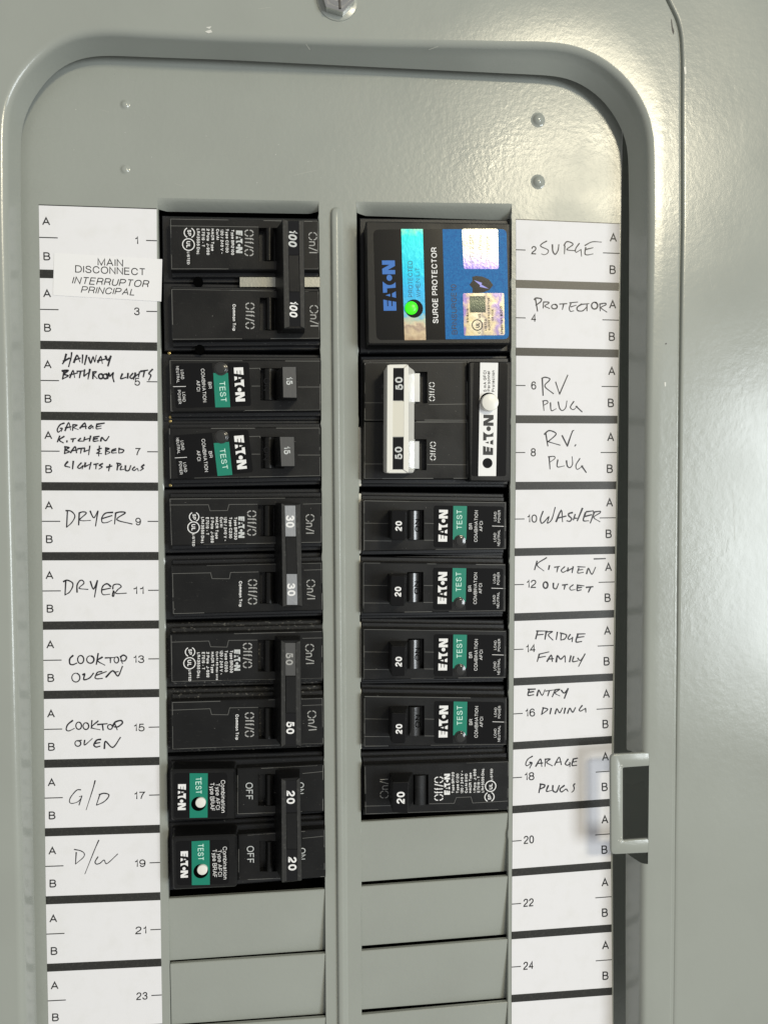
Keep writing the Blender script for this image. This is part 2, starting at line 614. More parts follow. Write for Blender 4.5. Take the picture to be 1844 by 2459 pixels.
def logo(mb, p0, p1, hpx, w):
    a, b = U(p0, w), U(p1, w)
    ex = b - a
    L = ex.length
    ex.normalize()
    ey = Vector((ex.y, -ex.x))
    h = hpx * L / math.hypot(p1[0] - p0[0], p1[1] - p0[1])
    polys = [
        [(0, 0), (0, 1), (.09, 1), (.09, 0)],
        [(.09, .0), (.09, .29), (.187, .29), (.175, 0)],
        [(.09, .37), (.09, .63), (.203, .63), (.191, .37)],
        [(.09, .71), (.09, 1), (.222, 1), (.207, .71)],
        [(.255, 0), (.275, .3), (.345, .3), (.385, 0)],
        [(.282, .45), (.308, .82), (.337, .45)],
        [(.357, 1), (.363, .68), (.445, .68), (.52, .68), (.548, .84), (.584, 1)],
        [(.445, .68), (.458, 0), (.568, 0), (.53, .18), (.512, .36), (.510, .54), (.52, .68)],
        [(.726, 0), (.726, 1), (.81, 1), (.81, 0)],
        [(.81, 1), (.835, 1), (.915, .42), (.915, 0), (.89, 0), (.81, .58)],
        [(.915, 0), (.915, 1), (1, 1), (1, 0)],
        [(.655 + .061 * math.cos(k * math.pi / 8), .47 + .22 * math.sin(k * math.pi / 8)) for k in range(16)],
    ]
    for q in polys:
        mb.f.append(tuple(mb.add([(*(a + ex * (x * L) + ey * (y * h)), w) for x, y in q])))


def ring(mb, c, rpx, wdpx, w, gaps=()):
    o = U(c, w)
    r = (U((c[0] + rpx, c[1]), w) - o).length
    k = r / rpx
    if not gaps:
        pts = [o + Vector((math.cos(i * math.pi / 16), math.sin(i * math.pi / 16))) * r for i in range(33)]
        mb.ribbon(pts, wdpx * k, w, closed=True)
    for a0, a1 in gaps:
        pts = [o + Vector((math.cos(math.radians(a0 + (a1 - a0) * i / 16)), math.sin(math.radians(a0 + (a1 - a0) * i / 16)))) * r
               for i in range(17)]
        mb.ribbon(pts, wdpx * k, w)


def line(mb, z, pts, wdpx, w):
    mb.ribbon([U(z(*p), w) for p in pts], wdpx / 6.5, w)


# =================================================================== THE SETTING: black inside of the box
def base_at(px, w=-14):
    c = U(px, w)
    return W(c.x, c.y, w)


mb = MB()
mb.f.append(tuple(mb.add([(*U(p, -15), -15) for p in [(340, 430), (1270, 430), (1270, 2640), (340, 2640)]])))
o = mb.build('enclosure_interior', 'void_black', None, kind='structure')

# =================================================================== THE PANEL
panel = Thing('electrical_panel', 'grey enamelled electrical panel with its door open, holding two columns of black breakers',
              'electrical panel', at=base_at((800, 2459), 0))
WF, WB = 13.0, 3.6


def lerp_table(tab, y):
    for (y0, x0), (y1, x1) in zip(tab, tab[1:]):
        if y <= y1:
            t = (y - y0) / (y1 - y0)
            return x0 + (x1 - x0) * t
    return tab[-1][1]


XA = [(-50, 0), (90, 5), (2700, 62)]
XB = [(90, 372), (506, 378), (1160, 391), (2150, 403.5), (2700, 411)]
XC = [(90, 758), (510, 766), (900, 771), (1300, 774), (1650, 778), (2100, 781), (2700, 785)]
XD = [(90, 850), (517, 855.5), (900, 859), (1300, 861.5), (1850, 865.5), (2200, 867.5), (2700, 868)]
XE = [(90, 1232), (500, 1229), (900, 1228), (1300, 1225), (1600, 1222.5), (2200, 1221), (2700, 1219)]
XF = [(90, 1496), (540, 1490), (1000, 1484.5), (1320, 1479), (1630, 1474), (2070, 1469.5), (2700, 1473)]
COLS = [XA, XB, XC, XD, XE, XF]
LIPY = [474, 474, 482, 483, 488, 490]

plate = MB()
topys = [90, 200, 330]


def cp(ci, y, w=0.0):
    p = U((lerp_table(COLS[ci], y), y), w)
    return (p.x, p.y, w)


def strip_quads(pa, pb):
    for (a, b), (c, d) in zip(zip(pa, pb), zip(pa[1:], pb[1:])):
        i = plate.add([a, b, d, c])
        plate.f.append(tuple(i))


for ci in range(5):
    strip_quads([cp(ci, y) for y in topys] + [cp(ci, LIPY[ci])], [cp(ci + 1, y) for y in topys] + [cp(ci + 1, LIPY[ci + 1])])
downs = [700, 900, 1160, 1300, 1600, 1850, 2150, 2400, 2660]
for ci in (0, 2, 4):
    strip_quads([cp(ci, LIPY[ci])] + [cp(ci, y) for y in downs], [cp(ci + 1, LIPY[ci + 1])] + [cp(ci + 1, y) for y in downs])
# rolled edges going down into the openings, with the nicks left by the broken-out twist-outs
rnd = random.Random(3)
for ci, sg in ((1, 1), (2, -1), (3, 1), (4, -1)):
    ys = [LIPY[ci] + (2660 - LIPY[ci]) * i / 220 for i in range(221)]
    rows = []
    for y in ys:
        p = cp(ci, y)
        ph = (y - 515) / 165.0 % 1.0
        nick = 0.0
        if 515 < y < 2130 and (ph < 0.06 or ph > 0.94):
            nick = rnd.uniform(-0.05, 0.32)
        s = sg if ci in (1, 3) else sg
        out = 1 if ci in (1, 3) else -1
        rows.append([p, (p[0] + out * (0.12 + nick), p[1], -0.18), (p[0] + out * (0.2 + nick), p[1], -0.6), (p[0] + out * 0.1, p[1], -2.6)])
    for a, b in zip(rows, rows[1:]):
        for k in range(3):
            plate.f.append(tuple(plate.add([a[k], a[k + 1], b[k + 1], b[k]])))
# bent-down lips over the two openings
for (ca, cb, ya, yb) in ((1, 2, 507, 513), (3, 4, 517, 529)):
    lip = MB()
    rows = []
    for t in [0, .12, .3, .5, .7, .85, 1.0]:
        w = -4.2 * (t ** 1.35)
        r = []
        for s in [0, .02, .06, .12, .3, .5, .7, .88, .94, .98, 1]:
            y0 = LIPY[ca] + (LIPY[cb] - LIPY[ca]) * s
            y1 = ya + (yb - ya) * s
            xa, xb = lerp_table(COLS[ca], y1), lerp_table(COLS[cb], y1)
            pa = U((xa + (xb - xa) * s, y0), 0)
            pb = U((xa + (xb - xa) * s, y1), -4.2)
            e = min(1.0, min(s, 1 - s) / 0.05)
            q = pa.lerp(pb, t)
            r.append((q.x, q.y, w * (0.25 + 0.75 * e)))
        rows.append(r)
    for a, b in zip(rows, rows[1:]):
        for i in range(len(a) - 1):
            lip.f.append(tuple(lip.add([a[i], a[i + 1], b[i + 1], b[i]])))
    lip.build('opening_lip', 'grey_enamel_plate', panel, smooth=50)
# right edge of the plate folded back
yy = [90, 300, 540, 1000, 1320, 1630, 2070, 2660]
ra = [cp(5, y) for y in yy]
rb = [(p[0] + 0.5, p[1], -0.5) for p in ra]
rc = [(p[0] + 0.7, p[1], -19.0) for p in ra]
rd = [(p[0] + 30, p[1], -19.4) for p in ra]
for A, B in ((ra, rb), (rb, rc), (rc, rd)):
    strip_quads(A, B)
plate_o = plate.build('deadfront_plate', 'grey_enamel_plate', panel)

# long embossed rib between the columns
mb = MB()
rows = []
for i in range(40):
    y = 497 + (2680 - 497) * (i / 39) ** 1.0 if i > 4 else 497 + [0, 3, 7, 14, 30][i]
    t = min(1.0, [0.0, .45, .75, .93, 1.0][i] if i < 5 else 1.0)
    xl = 793 + 18 * (y - 497) / 1960
    xr = 823 + 14 * (y - 497) / 1960
    xm = (xl + xr) / 2
    xl, xr = xm + (xl - xm) * (0.3 + .7 * t), xm + (xr - xm) * (0.3 + .7 * t)
    a, b = U((xl, y), 0), U((xr, y), 0)
    prof = [(0, -0.02), (.06, .75), (.12, 1.2), (.2, 1.4), (.52, 1.5), (.6, 1.36), (.72, .8), (.86, .25), (1, -0.02)]
    rows.append([(*a.lerp(b, s), h * t) for s, h in prof])
for a, b in zip(rows, rows[1:]):
    for k in range(8):
        mb.f.append(tuple(mb.add([a[k], a[k + 1], b[k + 1], b[k]])))
mb.build('embossed_rib', 'grey_enamel_plate', panel, smooth=60)

# pressed dimples
for (x, y, r, d) in ((300, 250, 1.5, .6), (300, 406, 1.5, .6), (1291.5, 287, 2.1, 1.3), (1291.5, 436, 2.1, 1.3)):
    c = U((x, y), 0)
    mb = MB()
    rr = []
    n = 20
    for f_, h in ((1.35, 0.003), (1.05, .08), (.9, .35), (.7, .68), (.45, .9), (.2, 1.0)):
        rr.append([(c.x + r * f_ * math.cos(2 * math.pi * i / n), c.y + r * f_ * math.sin(2 * math.pi * i / n), h * d) for i in range(n)])
    mb.loft(rr)
    mb.build('pressed_dimple', 'smooth_enamel', panel, smooth=80)

# twist-out blanks: each leans back into the opening from its upper edge
BL = [((405, 2160), (781, 2137), (780, 2282), (408, 2308)),
      ((409, 2317), (781.5, 2292), (783, 2436), (412, 2462)),
      ((413, 2472), (783, 2446), (784, 2590), (415, 2620)),
      ((866, 1975), (1222, 1953.5), (1217, 2093), (866.6, 2119)),
      ((867.5, 2131), (1221, 2106), (1216, 2245), (867.5, 2273)),
      ((867.5, 2286), (1221, 2257), (1216, 2398), (867.5, 2426)),
      ((867.5, 2440), (1221, 2408), (1216, 2550), (867.5, 2580))]
for q in BL:
    mb = MB()
    ws = (-0.25, -0.25, -3.0, -1.6)
    P = [U(p, w) for p, w in zip(q, ws)]
    rows = []
    # (fraction down, extra depth)
    for t, dd in ((0, 1.6), (0, 0.35), (.012, .08), (.035, 0), (.25, 0), (.6, 0), (.97, 0), (1, .12), (1, 1.3)):
        a = P[0].lerp(P[3], t)
        b = P[1].lerp(P[2], t)
        wa = ws[0] + (ws[3] - ws[0]) * t - dd
        wb = ws[1] + (ws[2] - ws[1]) * t - dd
        side = 0.0 if t < 0.03 else 1.0
        rows.append([(a.x - 0.02, a.y, wa - 1.2), (a.x, a.y, wa), (*a.lerp(b, .5), (wa + wb) / 2), (*a.lerp(b, .985), wb + (wa - wb) * .015), (b.x, b.y, wb - .25 * side), (b.x + .02, b.y, wb - 1.4)])
    for a, b in zip(rows, rows[1:]):
        for k in range(5):
            mb.f.append(tuple(mb.add([a[k], a[k + 1], b[k + 1], b[k]])))
    mb.build('blank_plate', 'grey_enamel_plate', panel, smooth=30)

# ---- pressed frame round the opening
Bc = [(92, 2640), (82, 2150), (74, 1700), (60, 1000), (50, 520), (50, 345), (56, 289), (83, 230), (128, 174), (183, 142), (245, 132), (533, 142),
      (922, 161), (1320, 180), (1372, 190), (1420, 216), (1462, 256), (1494, 311), (1508, 362), (1511, 520), (1509, 1000), (1505.5, 1600), (1502.5, 2066), (1502, 2200), (1503, 2640)]
Fc = [(53, 2640, -300, 2640), (42, 2150, -300, 2150), (31, 1700, -300, 1700), (15, 1000, -300, 1000), (4, 520, -300, 520), (3, 330, -300, 330), (9, 250, -300, 200),
      (38, 182, -300, 0), (86, 126, -250, -150), (150, 83, -80, -230), (235, 66, 100, -230), (533, 82, 480, -230), (922, 96, 922, -230),
      (1325, 103, 1380, -230), (1395, 116, 1500, -160), (1460, 150, 1560, -70), (1520, 208, 1600, 8), (1555, 275, 1622, 60), (1567, 340, 1629, 130), (1568, 520, 1630, 520),
      (1562, 1000, 1623, 1000), (1555, 1600, 1617, 1600), (1550, 2066, 1612, 2066), (1549, 2200, 1611, 2200), (1547, 2640, 1606, 2640)]


def densify(pts, step=60.0):
    out = [pts[0]]
    for a, b in zip(pts, pts[1:]):
        n = max(1, int(math.hypot(b[0] - a[0], b[1] - a[1]) / step))
        out += [tuple(x + (y - x) * k / n for x, y in zip(a, b)) for k in range(1, n + 1)]
    return out


Bs = spline([U(p, WB) for p in densify(Bc)], 4)
Fd = densify(Fc)
Fs = spline([U(p[:2], WF) for p in Fd], 4)
Os = spline([U(p[2:], WF) for p in Fd], 4)
mb = MB()
cut0, cut1 = U((1504, 1796), WB).y, U((1502, 2046), WB).y
nB = len(Bs)
rows = []
Fm = []
for i, b in enumerate(Bs):
    j = min(range(len(Fs)), key=lambda k: (Fs[k] - b).length)
    # refine between neighbours
    best = Fs[j]
    for k in (j - 1, j):
        if 0 <= k < len(Fs) - 1:
            e = Fs[k + 1] - Fs[k]
            t = max(0, min(1, (b - Fs[k]).dot(e) / max(1e-9, e.dot(e))))
            c = Fs[k] + e * t
            if (c - b).length < (best - b).length:
                best = c
    Fm.append(best)
    o_ = best + (best - b).normalized()
    rows.append((b, best))


def profile(b, f):
    """from the flat of the frame round the roll and down the wall to its free edge"""
    d = f - b
    L = max(d.length, 0.8)
    dn = d.normalized() if d.length > 1e-6 else Vector((1, 0))
    R = 2.7
    pts = []
    # roll: centre lies R below the flat
    for a in (0, 14, 28, 42, 56, 70, 82):
        s = math.sin(math.radians(a))
        c = math.cos(math.radians(a))
        pts.append((f + dn * (1.0 - R * s), WF - R * (1 - c)))
    q, w = pts[-1]
    for t in (.33, .66, 1):
        pts.append((q.lerp(b, t), w + (WB - w) * t))
    pts.append((b + dn * 0.5, WB - 0.15))
    pts.append((b + dn * 1.4, WB + 0.3))
    return pts


for _ in range(6):
    Fm = [Fm[0]] + [(Fm[i - 1] + Fm[i] * 2 + Fm[i + 1]) / 4 for i in range(1, nB - 1)] + [Fm[-1]]
    Bs = [Bs[0]] + [(Bs[i - 1] + Bs[i] * 2 + Bs[i + 1]) / 4 for i in range(1, nB - 1)] + [Bs[-1]]
rows = list(zip(Bs, Fm))
pr = [profile(b, f) for b, f in rows]
for i in range(nB - 1):
    cu = pr[i][-3][0]
    nx = pr[i + 1][-3][0]
    mid = (cu + nx) / 2
    skip = mid.x > 120 and cut0 < mid.y < cut1
    if skip:
        continue
    for k in range(len(pr[0]) - 1):
        a, b = pr[i], pr[i + 1]
        mb.f.append(tuple(mb.add([(*a[k][0], a[k][1]), (*a[k + 1][0], a[k + 1][1]), (*b[k + 1][0], b[k + 1][1]), (*b[k][0], b[k][1])])))
# flat face of the frame, from the roll to the outer edge
flat = []
for i in range(nB):
    p = pr[i][0][0]
    j = min(range(len(Fs)), key=lambda k: (Fs[k] - p).length)
    o_ = Os[j]
    for k in (j - 1, j):
        if 0 <= k < len(Fs) - 1:
            e = Fs[k + 1] - Fs[k]
            t = (p - Fs[k]).dot(e) / max(1e-9, e.dot(e))
            if 0 <= t <= 1:
                o_ = Os[k].lerp(Os[k + 1], t)
    flat.append((p, o_))
for i in range(nB - 1):
    (p0, o0), (p1, o1) = flat[i], flat[i + 1]
    for t0, t1 in ((0, .4), (.4, .8), (.8, 1)):
        mb.f.append(tuple(mb.add([(*p0.lerp(o0, t0), WF), (*p0.lerp(o0, t1), WF), (*p1.lerp(o1, t1), WF), (*p1.lerp(o1, t0), WF)])))
# small step down from the frame to the cover sheet, then the sheet
outer = [Os[k] for k in range(len(Os))]
steps = ((0, WF), (.3, WF - .06), (.5, WF - .3), (.62, WF - 1.7), (1.75, WF - 1.75), (1.9, WF - .75), (2.1, WF - .42), (2.5, WF - .31), (3.2, WF - .32))
orow = []
for k in range(len(outer)):
    a = outer[max(0, k - 1)]
    b = outer[min(len(outer) - 1, k + 1)]
    t = (b - a).normalized()
    n = Vector((-t.y, t.x))
    ctr = Vector((90, 130))
    if n.dot(outer[k] - ctr) < 0:
        n = -n
    fd = max(.16, min(.8, .8 - (outer[k].y - 40) / 330))          # the groove gets shallower towards the bottom
    orow.append([(*(outer[k] + n * s), w if w > WF - .5 else WF - .42 + (w - WF + .42) * fd) for s, w in steps])
for a, b in zip(orow, orow[1:]):
    for k in range(len(steps) - 1):
        mb.f.append(tuple(mb.add([a[k], a[k + 1], b[k + 1], b[k]])))
frame_o = mb.build('door_frame', 'grey_enamel', panel, smooth=40)

SHEET = [(2600, 3000), (2600, -500), (1300, -500)]
edge = []
for k in range(len(outer)):
    if outer[k].x < 150:
        continue
    edge.append(Vector(orow[k][-2][:2]))
mb = MB()
far = Vector((420, 0))
for a, b in zip(edge, edge[1:]):
    mb.f.append(tuple(mb.add([(*a, WF - .316), (max(a.x, 240) + 120, a.y - (60 if a.x < 190 else 0), WF - .316), (max(b.x, 240) + 120, b.y - (60 if b.x < 190 else 0), WF - .316), (*b, WF - .316)])))
mb.build('cover_sheet', 'grey_enamel', panel)
mb = MB()
mb.f.append(tuple(mb.add([(*U(p, WF - .36), WF - .36) for p in ((-900, -900), (2300, -900), (2300, -150), (-900, -150))])))
mb.build('cover_sheet', 'grey_enamel', panel)

# latch strike: a squared loop standing out from the frame over the label
mb = MB()
C = [(1606, 1805), (1466, 1813), (1467, 2054), (1606, 2047), (1606, 2011.5), (1496.5, 2020), (1496.5, 1845), (1606, 1837)]
poly = [U(p, WF + 0.05) for p in C]
rp = []
n8 = len(poly)
for i, p in enumerate(poly):
    r = {1: 2.0, 2: 2.0, 5: .5, 6: .5}.get(i)
    if r is None:
        rp.append(p)
        continue
    p0, p2 = poly[i - 1], poly[(i + 1) % n8]
    a = p + (p0 - p).normalized() * r
    c = p + (p2 - p).normalized() * r
    for k in range(6):
        t = k / 5
        rp.append(a * (1 - t) ** 2 + p * 2 * t * (1 - t) + c * t * t)
mb.loft([[(*p, WF - 1.5) for p in offset(rp, .25)], [(*p, WF - 1.2) for p in rp], [(*p, WF - .42) for p in rp], [(*p, WF - .15) for p in offset(rp, .18)], [(*p, WF - 0.03) for p in offset(rp, .5)]], cap0=True)
strike = mb.build('latch_strike', 'grey_enamel', panel, smooth=40)
# small bare spots at the inside corners of the loop
for (x, y) in ((1491, 1845), (1490, 2015)):
    mb = MB()
    rr = random.Random(x + y)
    for k in range(6):
        c = U((x + rr.uniform(-5, 2), y + rr.uniform(-7, 7)), WF)
        mb.prism([c + Vector((rr.uniform(.1, .32) * math.cos(a), rr.uniform(.1, .32) * math.sin(a))) for a in (0, 1, 2.1, 3.2, 4.2, 5.3)], WF - .1, WF + .02, 0.0)
    mb.build('bare_metal_spot', 'chip_bright', panel, parent=strike)

# fine scratches in the paint
for pts, w in (([(240, 262), (262, 268)], 0), ([(860, 262), (866, 300)], 0), ([(1030, 118), (1052, 110)], WF), ([(735, 105), (744, 118)], WF), ([(705, 420), (760, 408)], 0),
               ([(1590, 560), (1594, 592)], WF), ([(1604, 690), (1601, 712)], WF), ([(1700, 640), (1708, 690)], WF - .3), ([(1760, 1180), (1764, 1300)], WF - .3), ([(420, 440), (440, 446)], 0),
               ([(1540, 60), (1575, 75)], WF), ([(620, 20), (650, 16)], WF)):
    mb = MB()
    mb.ribbon([U(p, w) for p in pts], .1, w + .01)
    mb.build('paint_scratch', 'scratch', panel)

# hexagon cover screw
cs = U((810, 0), WF)
mb = MB()
mb.disc(cs, 7.2, WF - .2, WF + .35, .3, 32)
cup = mb.build('screw_seat', 'grey_enamel', panel, smooth=40)
screw = MB()
hx = lambda r, w, a0=12: [(cs.x + r * math.cos(math.radians(a0 + 60 * i)), cs.y + r * math.sin(math.radians(a0 + 60 * i)), w) for i in range(6)]
screw.loft([hx(6.0, WF + .3), hx(6.05, WF + 3.4), hx(5.3, WF + 4.1)])
so = screw.build('cover_screw', 'zinc', panel, smooth=20)
m2 = MB()
n = 28
rr = []
for f_, h in ((4.3, 4.1), (3.9, 4.5), (3.2, 4.3), (2.4, 3.9), (1.2, 3.4), (.3, 3.2)):
    rr.append([(cs.x + f_ * math.cos(2 * math.pi * i / n), cs.y + f_ * math.sin(2 * math.pi * i / n), WF + h + .02) for i in range(n)])
m2.loft(rr)
m2.build('screw_recess', 'zinc', panel, parent=so, smooth=60)
m2 = MB()
m2.prism([(cs.x + .1, cs.y + 2.2), (cs.x + .9, cs.y + 2.1), (cs.x + 1.1, cs.y + 5.2), (cs.x + .3, cs.y + 5.2)], WF + 3.5, WF + 4.62, .1)
m2.build('screw_slot', 'chip_dark', panel, parent=so)

# chips and scuffs in the paint
def chip(name, pts, w, m):
    mb = MB()
    mb.prism([U(p, w) for p in pts], w - .05, w + .03, 0.0)
    mb.build(name, m, panel)


chip('paint_chip', [(1611, 44), (1613, 46), (1615, 62), (1619, 74), (1617, 82), (1614, 76), (1612, 62)], WF, 'chip_dark')
chip('paint_scuff', [(494, 64), (508, 62), (503, 68)], WF, 'chip_bright')
chip('paint_scuff', [(492, 74), (506, 70), (510, 76), (500, 79)], WF, 'chip_bright')
chip('paint_scuff', [(1642, 160), (1647, 158), (1648, 176), (1644, 178)], WF - .25, 'chip_bright')
chip('paint_chip', [(1597, 824), (1601, 823), (1601, 826), (1597, 827)], WF, 'chip_dark')
chip('paint_scuff', [(1595, 918), (1599, 917), (1599, 927), (1596, 928)], WF, 'chip_bright')
for i in range(26):
    rr = random.Random(i * 13 + 5)
    while True:
        x, y = rr.uniform(120, 1460), rr.uniform(210, 460)
        if True:
            break
    chip('dust_speck', [(x, y), (x + rr.uniform(1, 2.5), y + .4), (x + rr.uniform(.5, 2), y + rr.uniform(1, 3))], 0, 'chip_bright')

# =================================================================== THE PAPER LABEL STRIPS
PW = 0.14                                   # paper stands this far off the plate
# upper edges of the black bars, measured on the left and right side of each strip
SL = {1: ((95.4, 646.3), (377.0, 653.0)), 2: ((97, 817.6), (377.3, 821.8)), 3: ((98.3, 988.2), (378.3, 990.9)), 4: ((99.9, 1157.6), (379.4, 1158.5)),
      5: ((101.2, 1325.9), (380.5, 1325.5)), 6: ((103.1, 1492.8), (381.3, 1490)), 7: ((105, 1659.4), (381.9, 1655)), 8: ((106.6, 1825), (382.5, 1818.3)),
      9: ((108, 1990), (383.6, 1981.3)), 10: ((110, 2153.5), (384.8, 2143.5)), 11: ((113, 2315.8), (387, 2303)), 12: ((116.5, 2475), (389.5, 2459.5)), 13: ((120, 2633), (392, 2615))}
SL[0] = ((92.6, 471), (375.9, 481))
SR = {1: ((1239, 671.1), (1487, 678.4)), 2: ((1239.2, 834.1), (1485.1, 838.9)), 3: ((1239, 996.8), (1482.4, 998)), 4: ((1238.3, 1157), (1479.7, 1155.9)),
      5: ((1236.3, 1316.8), (1476.9, 1311.9)), 6: ((1235.3, 1473), (1474.4, 1464.9)), 7: ((1233.9, 1628.7), (1472, 1617.3)), 8: ((1232.5, 1782.7), (1469, 1767.8)),
      9: ((1230.8, 1936.1), (1467.4, 1918.7)), 10: ((1229.8, 2087.7), (1466.9, 2069.5)), 11: ((1228.7, 2238.7), (1468.2, 2220.9)), 12: ((1228.5, 2390.4), (1469.6, 2372.5)), 13: ((1228.5, 2541), (1471, 2523))}
SR[0] = ((1238.6, 507), (1488.8, 518))


def strip_pt(S, k, s):
    k0 = min(12, max(0, int(math.floor(k))))
    t = k - k0
    a = Vector(S[k0][0]).lerp(Vector(S[k0 + 1][0]), t)
    b = Vector(S[k0][1]).lerp(Vector(S[k0 + 1][1]), t)
    p = a.lerp(b, s)
    return (p.x, p.y)


P_ = 25.4
BAR = 3.06 / P_
HW = {}                                     # hand-written notes: row -> list of (zoom origin and scale, strokes)


def ell(cx, cy, rx, ry, a0=-70, a1=300, n=14):
    return [(cx + rx * math.cos(math.radians(a0 + (a1 - a0) * i / n)), cy + ry * math.sin(math.radians(a0 + (a1 - a0) * i / n))) for i in range(n + 1)]


zA, zB, zC, zD = Z(80, 820, 5.184), Z(80, 1160, 5.184), Z(80, 1480, 5.184), Z(80, 1800, 5.184)
zE, zF, zG, zH = Z(1200, 500, 5.184), Z(1200, 840, 4.809), Z(1200, 1300, 3.6875), Z(1180, 1700, 2.9144)
HW[5] = (zA, 2.9, [
    [(410, 155), (385, 240), (365, 275)], [(375, 245), (450, 205)], [(478, 135), (470, 200), (440, 312)],
    [(505, 260), (545, 170), (580, 250)], [(510, 230), (585, 205)], [(615, 165), (610, 265)], [(665, 170), (640, 285)],
    [(690, 195), (715, 265), (745, 190), (765, 250), (785, 170)], [(805, 260), (840, 185), (860, 270)], [(800, 240), (905, 215)],
    [(900, 180), (925, 230), (965, 180)], [(965, 180), (930, 302)],
    [(385, 360), (365, 465)], [(360, 365), (430, 360), (385, 405), (435, 425), (365, 465)], [(455, 450), (495, 360), (515, 445)], [(455, 415), (550, 390)],
    [(545, 370), (625, 365)], [(590, 370), (575, 450)], [(640, 350), (630, 420)], [(630, 430), (690, 385)], [(705, 345), (682, 465)],
    [(745, 375), (742, 462)], [(745, 378), (785, 375), (755, 415), (795, 460)], ell(842, 432, 27, 30), ell(898, 432, 27, 30),
    [(925, 460), (940, 395), (955, 430), (995, 390), (990, 440), (1005, 500)],
    [(1110, 400), (1090, 460), (1155, 445)], [(1180, 395), (1175, 455)], [(1240, 395), (1205, 440), (1230, 460), (1260, 430), (1250, 470)],
    [(1270, 390), (1265, 440)], [(1265, 430), (1320, 400)], [(1325, 375), (1310, 440)], [(1340, 370), (1425, 355)], [(1385, 365), (1370, 440)],
    [(1485, 345), (1440, 395), (1465, 420), (1440, 478)]])
HW[7] = (zA, 2.5, [
    [(385, 1015), (335, 1035), (300, 1090), (310, 1128), (360, 1090)], [(335, 1080), (362, 1080), (350, 1120)], [(395, 1110), (440, 1010), (465, 1100)], [(400, 1075), (470, 1060)],
    [(495, 1035), (490, 1105)], [(495, 1035), (545, 1040), (505, 1070), (560, 1095)], [(580, 1080), (640, 1015), (655, 1085)], [(605, 1060), (660, 1055)],
    [(725, 1040), (690, 1070), (705, 1085), (740, 1055), (745, 1080)], [(790, 1035), (785, 1085), (845, 1080)], [(790, 1030), (885, 1015)], [(790, 1060), (845, 1050)],
    [(330, 1175), (300, 1250)], [(385, 1180), (325, 1225), (375, 1262)], [(420, 1235), (418, 1252)], [(470, 1215), (530, 1205)], [(500, 1212), (490, 1250)],
    [(590, 1205), (560, 1235), (615, 1240)], [(640, 1190), (630, 1240)], [(630, 1225), (700, 1205)], [(715, 1175), (700, 1240)],
    [(755, 1190), (750, 1240), (810, 1235)], [(755, 1190), (820, 1180)], [(752, 1215), (800, 1208)], [(840, 1240), (855, 1195), (900, 1235), (942, 1182)],
    [(400, 1310), (390, 1395)], [(390, 1310), (445, 1320), (405, 1350), (450, 1370), (390, 1395)], [(465, 1385), (520, 1310), (540, 1385)], [(475, 1360), (550, 1350)],
    [(555, 1335), (640, 1325)], [(600, 1330), (590, 1390)], [(640, 1330), (635, 1370)], [(632, 1370), (690, 1350)], [(705, 1300), (690, 1410)],
    [(825, 1300), (815, 1425)], [(850, 1330), (800, 1345), (830, 1365), (790, 1390), (850, 1395)],
    [(905, 1320), (900, 1405)], [(905, 1325), (945, 1335), (905, 1360), (955, 1380), (900, 1408)], [(1030, 1335), (985, 1350), (980, 1385), (1035, 1385)], [(985, 1362), (1030, 1355)],
    [(1070, 1325), (1065, 1385)], [(1065, 1335), (1125, 1350), (1110, 1380), (1070, 1388)],
    [(430, 1495), (395, 1545), (455, 1565)], [(500, 1490), (490, 1585)], [(600, 1510), (555, 1560), (580, 1580), (620, 1545), (610, 1585)],
    [(650, 1510), (640, 1560)], [(640, 1560), (700, 1530)], [(720, 1505), (700, 1590)], [(755, 1530), (810, 1520)], [(785, 1525), (780, 1585)],
    [(865, 1520), (825, 1540), (860, 1560), (820, 1588)], [(915, 1565), (980, 1550)], [(955, 1530), (940, 1610)],
    [(1055, 1520), (1045, 1600)], [(1040, 1515), (1090, 1525), (1050, 1560)], [(1100, 1550), (1085, 1595), (1130, 1590)], [(1150, 1545), (1150, 1600), (1190, 1605), (1215, 1545)],
    [(1265, 1560), (1235, 1590), (1260, 1605), (1295, 1580), (1310, 1610)], [(1380, 1535), (1350, 1560), (1370, 1580), (1335, 1605)]])
HW[9] = (zB, 2.4, [
    [(425, 345), (415, 548)], [(405, 343), (470, 350), (518, 410), (480, 490), (415, 550)], [(572, 375), (565, 522)],
    [(570, 372), (620, 358), (660, 375), (590, 440), (580, 460), (620, 470), (712, 465)], [(708, 348), (735, 410), (760, 430), (800, 350)], [(805, 348), (775, 535)],
    [(990, 365), (900, 375), (855, 430), (860, 490), (920, 490), (975, 465)], [(865, 440), (980, 405)], [(1025, 380), (1012, 510)],
    [(1020, 375), (1080, 360), (1145, 372), (1040, 455), (1230, 510)]])
HW[11] = (zB, 2.4, [
    [(405, 1210), (395, 1395)], [(375, 1228), (420, 1210), (485, 1240), (490, 1290), (450, 1360), (400, 1390)],
    [(545, 1360), (545, 1275), (575, 1220), (610, 1212), (630, 1250), (570, 1310), (680, 1325)], [(710, 1225), (750, 1320), (798, 1215)], [(798, 1215), (762, 1420)],
    [(965, 1290), (920, 1255), (870, 1280), (850, 1340), (870, 1390), (950, 1385)], [(860, 1330), (960, 1310)],
    [(990, 1320), (1000, 1270), (1060, 1260), (1095, 1290), (1050, 1330), (1030, 1375), (1158, 1372)], [(1000, 1345), (985, 1400), (1000, 1410), (1010, 1360), (995, 1340)]])
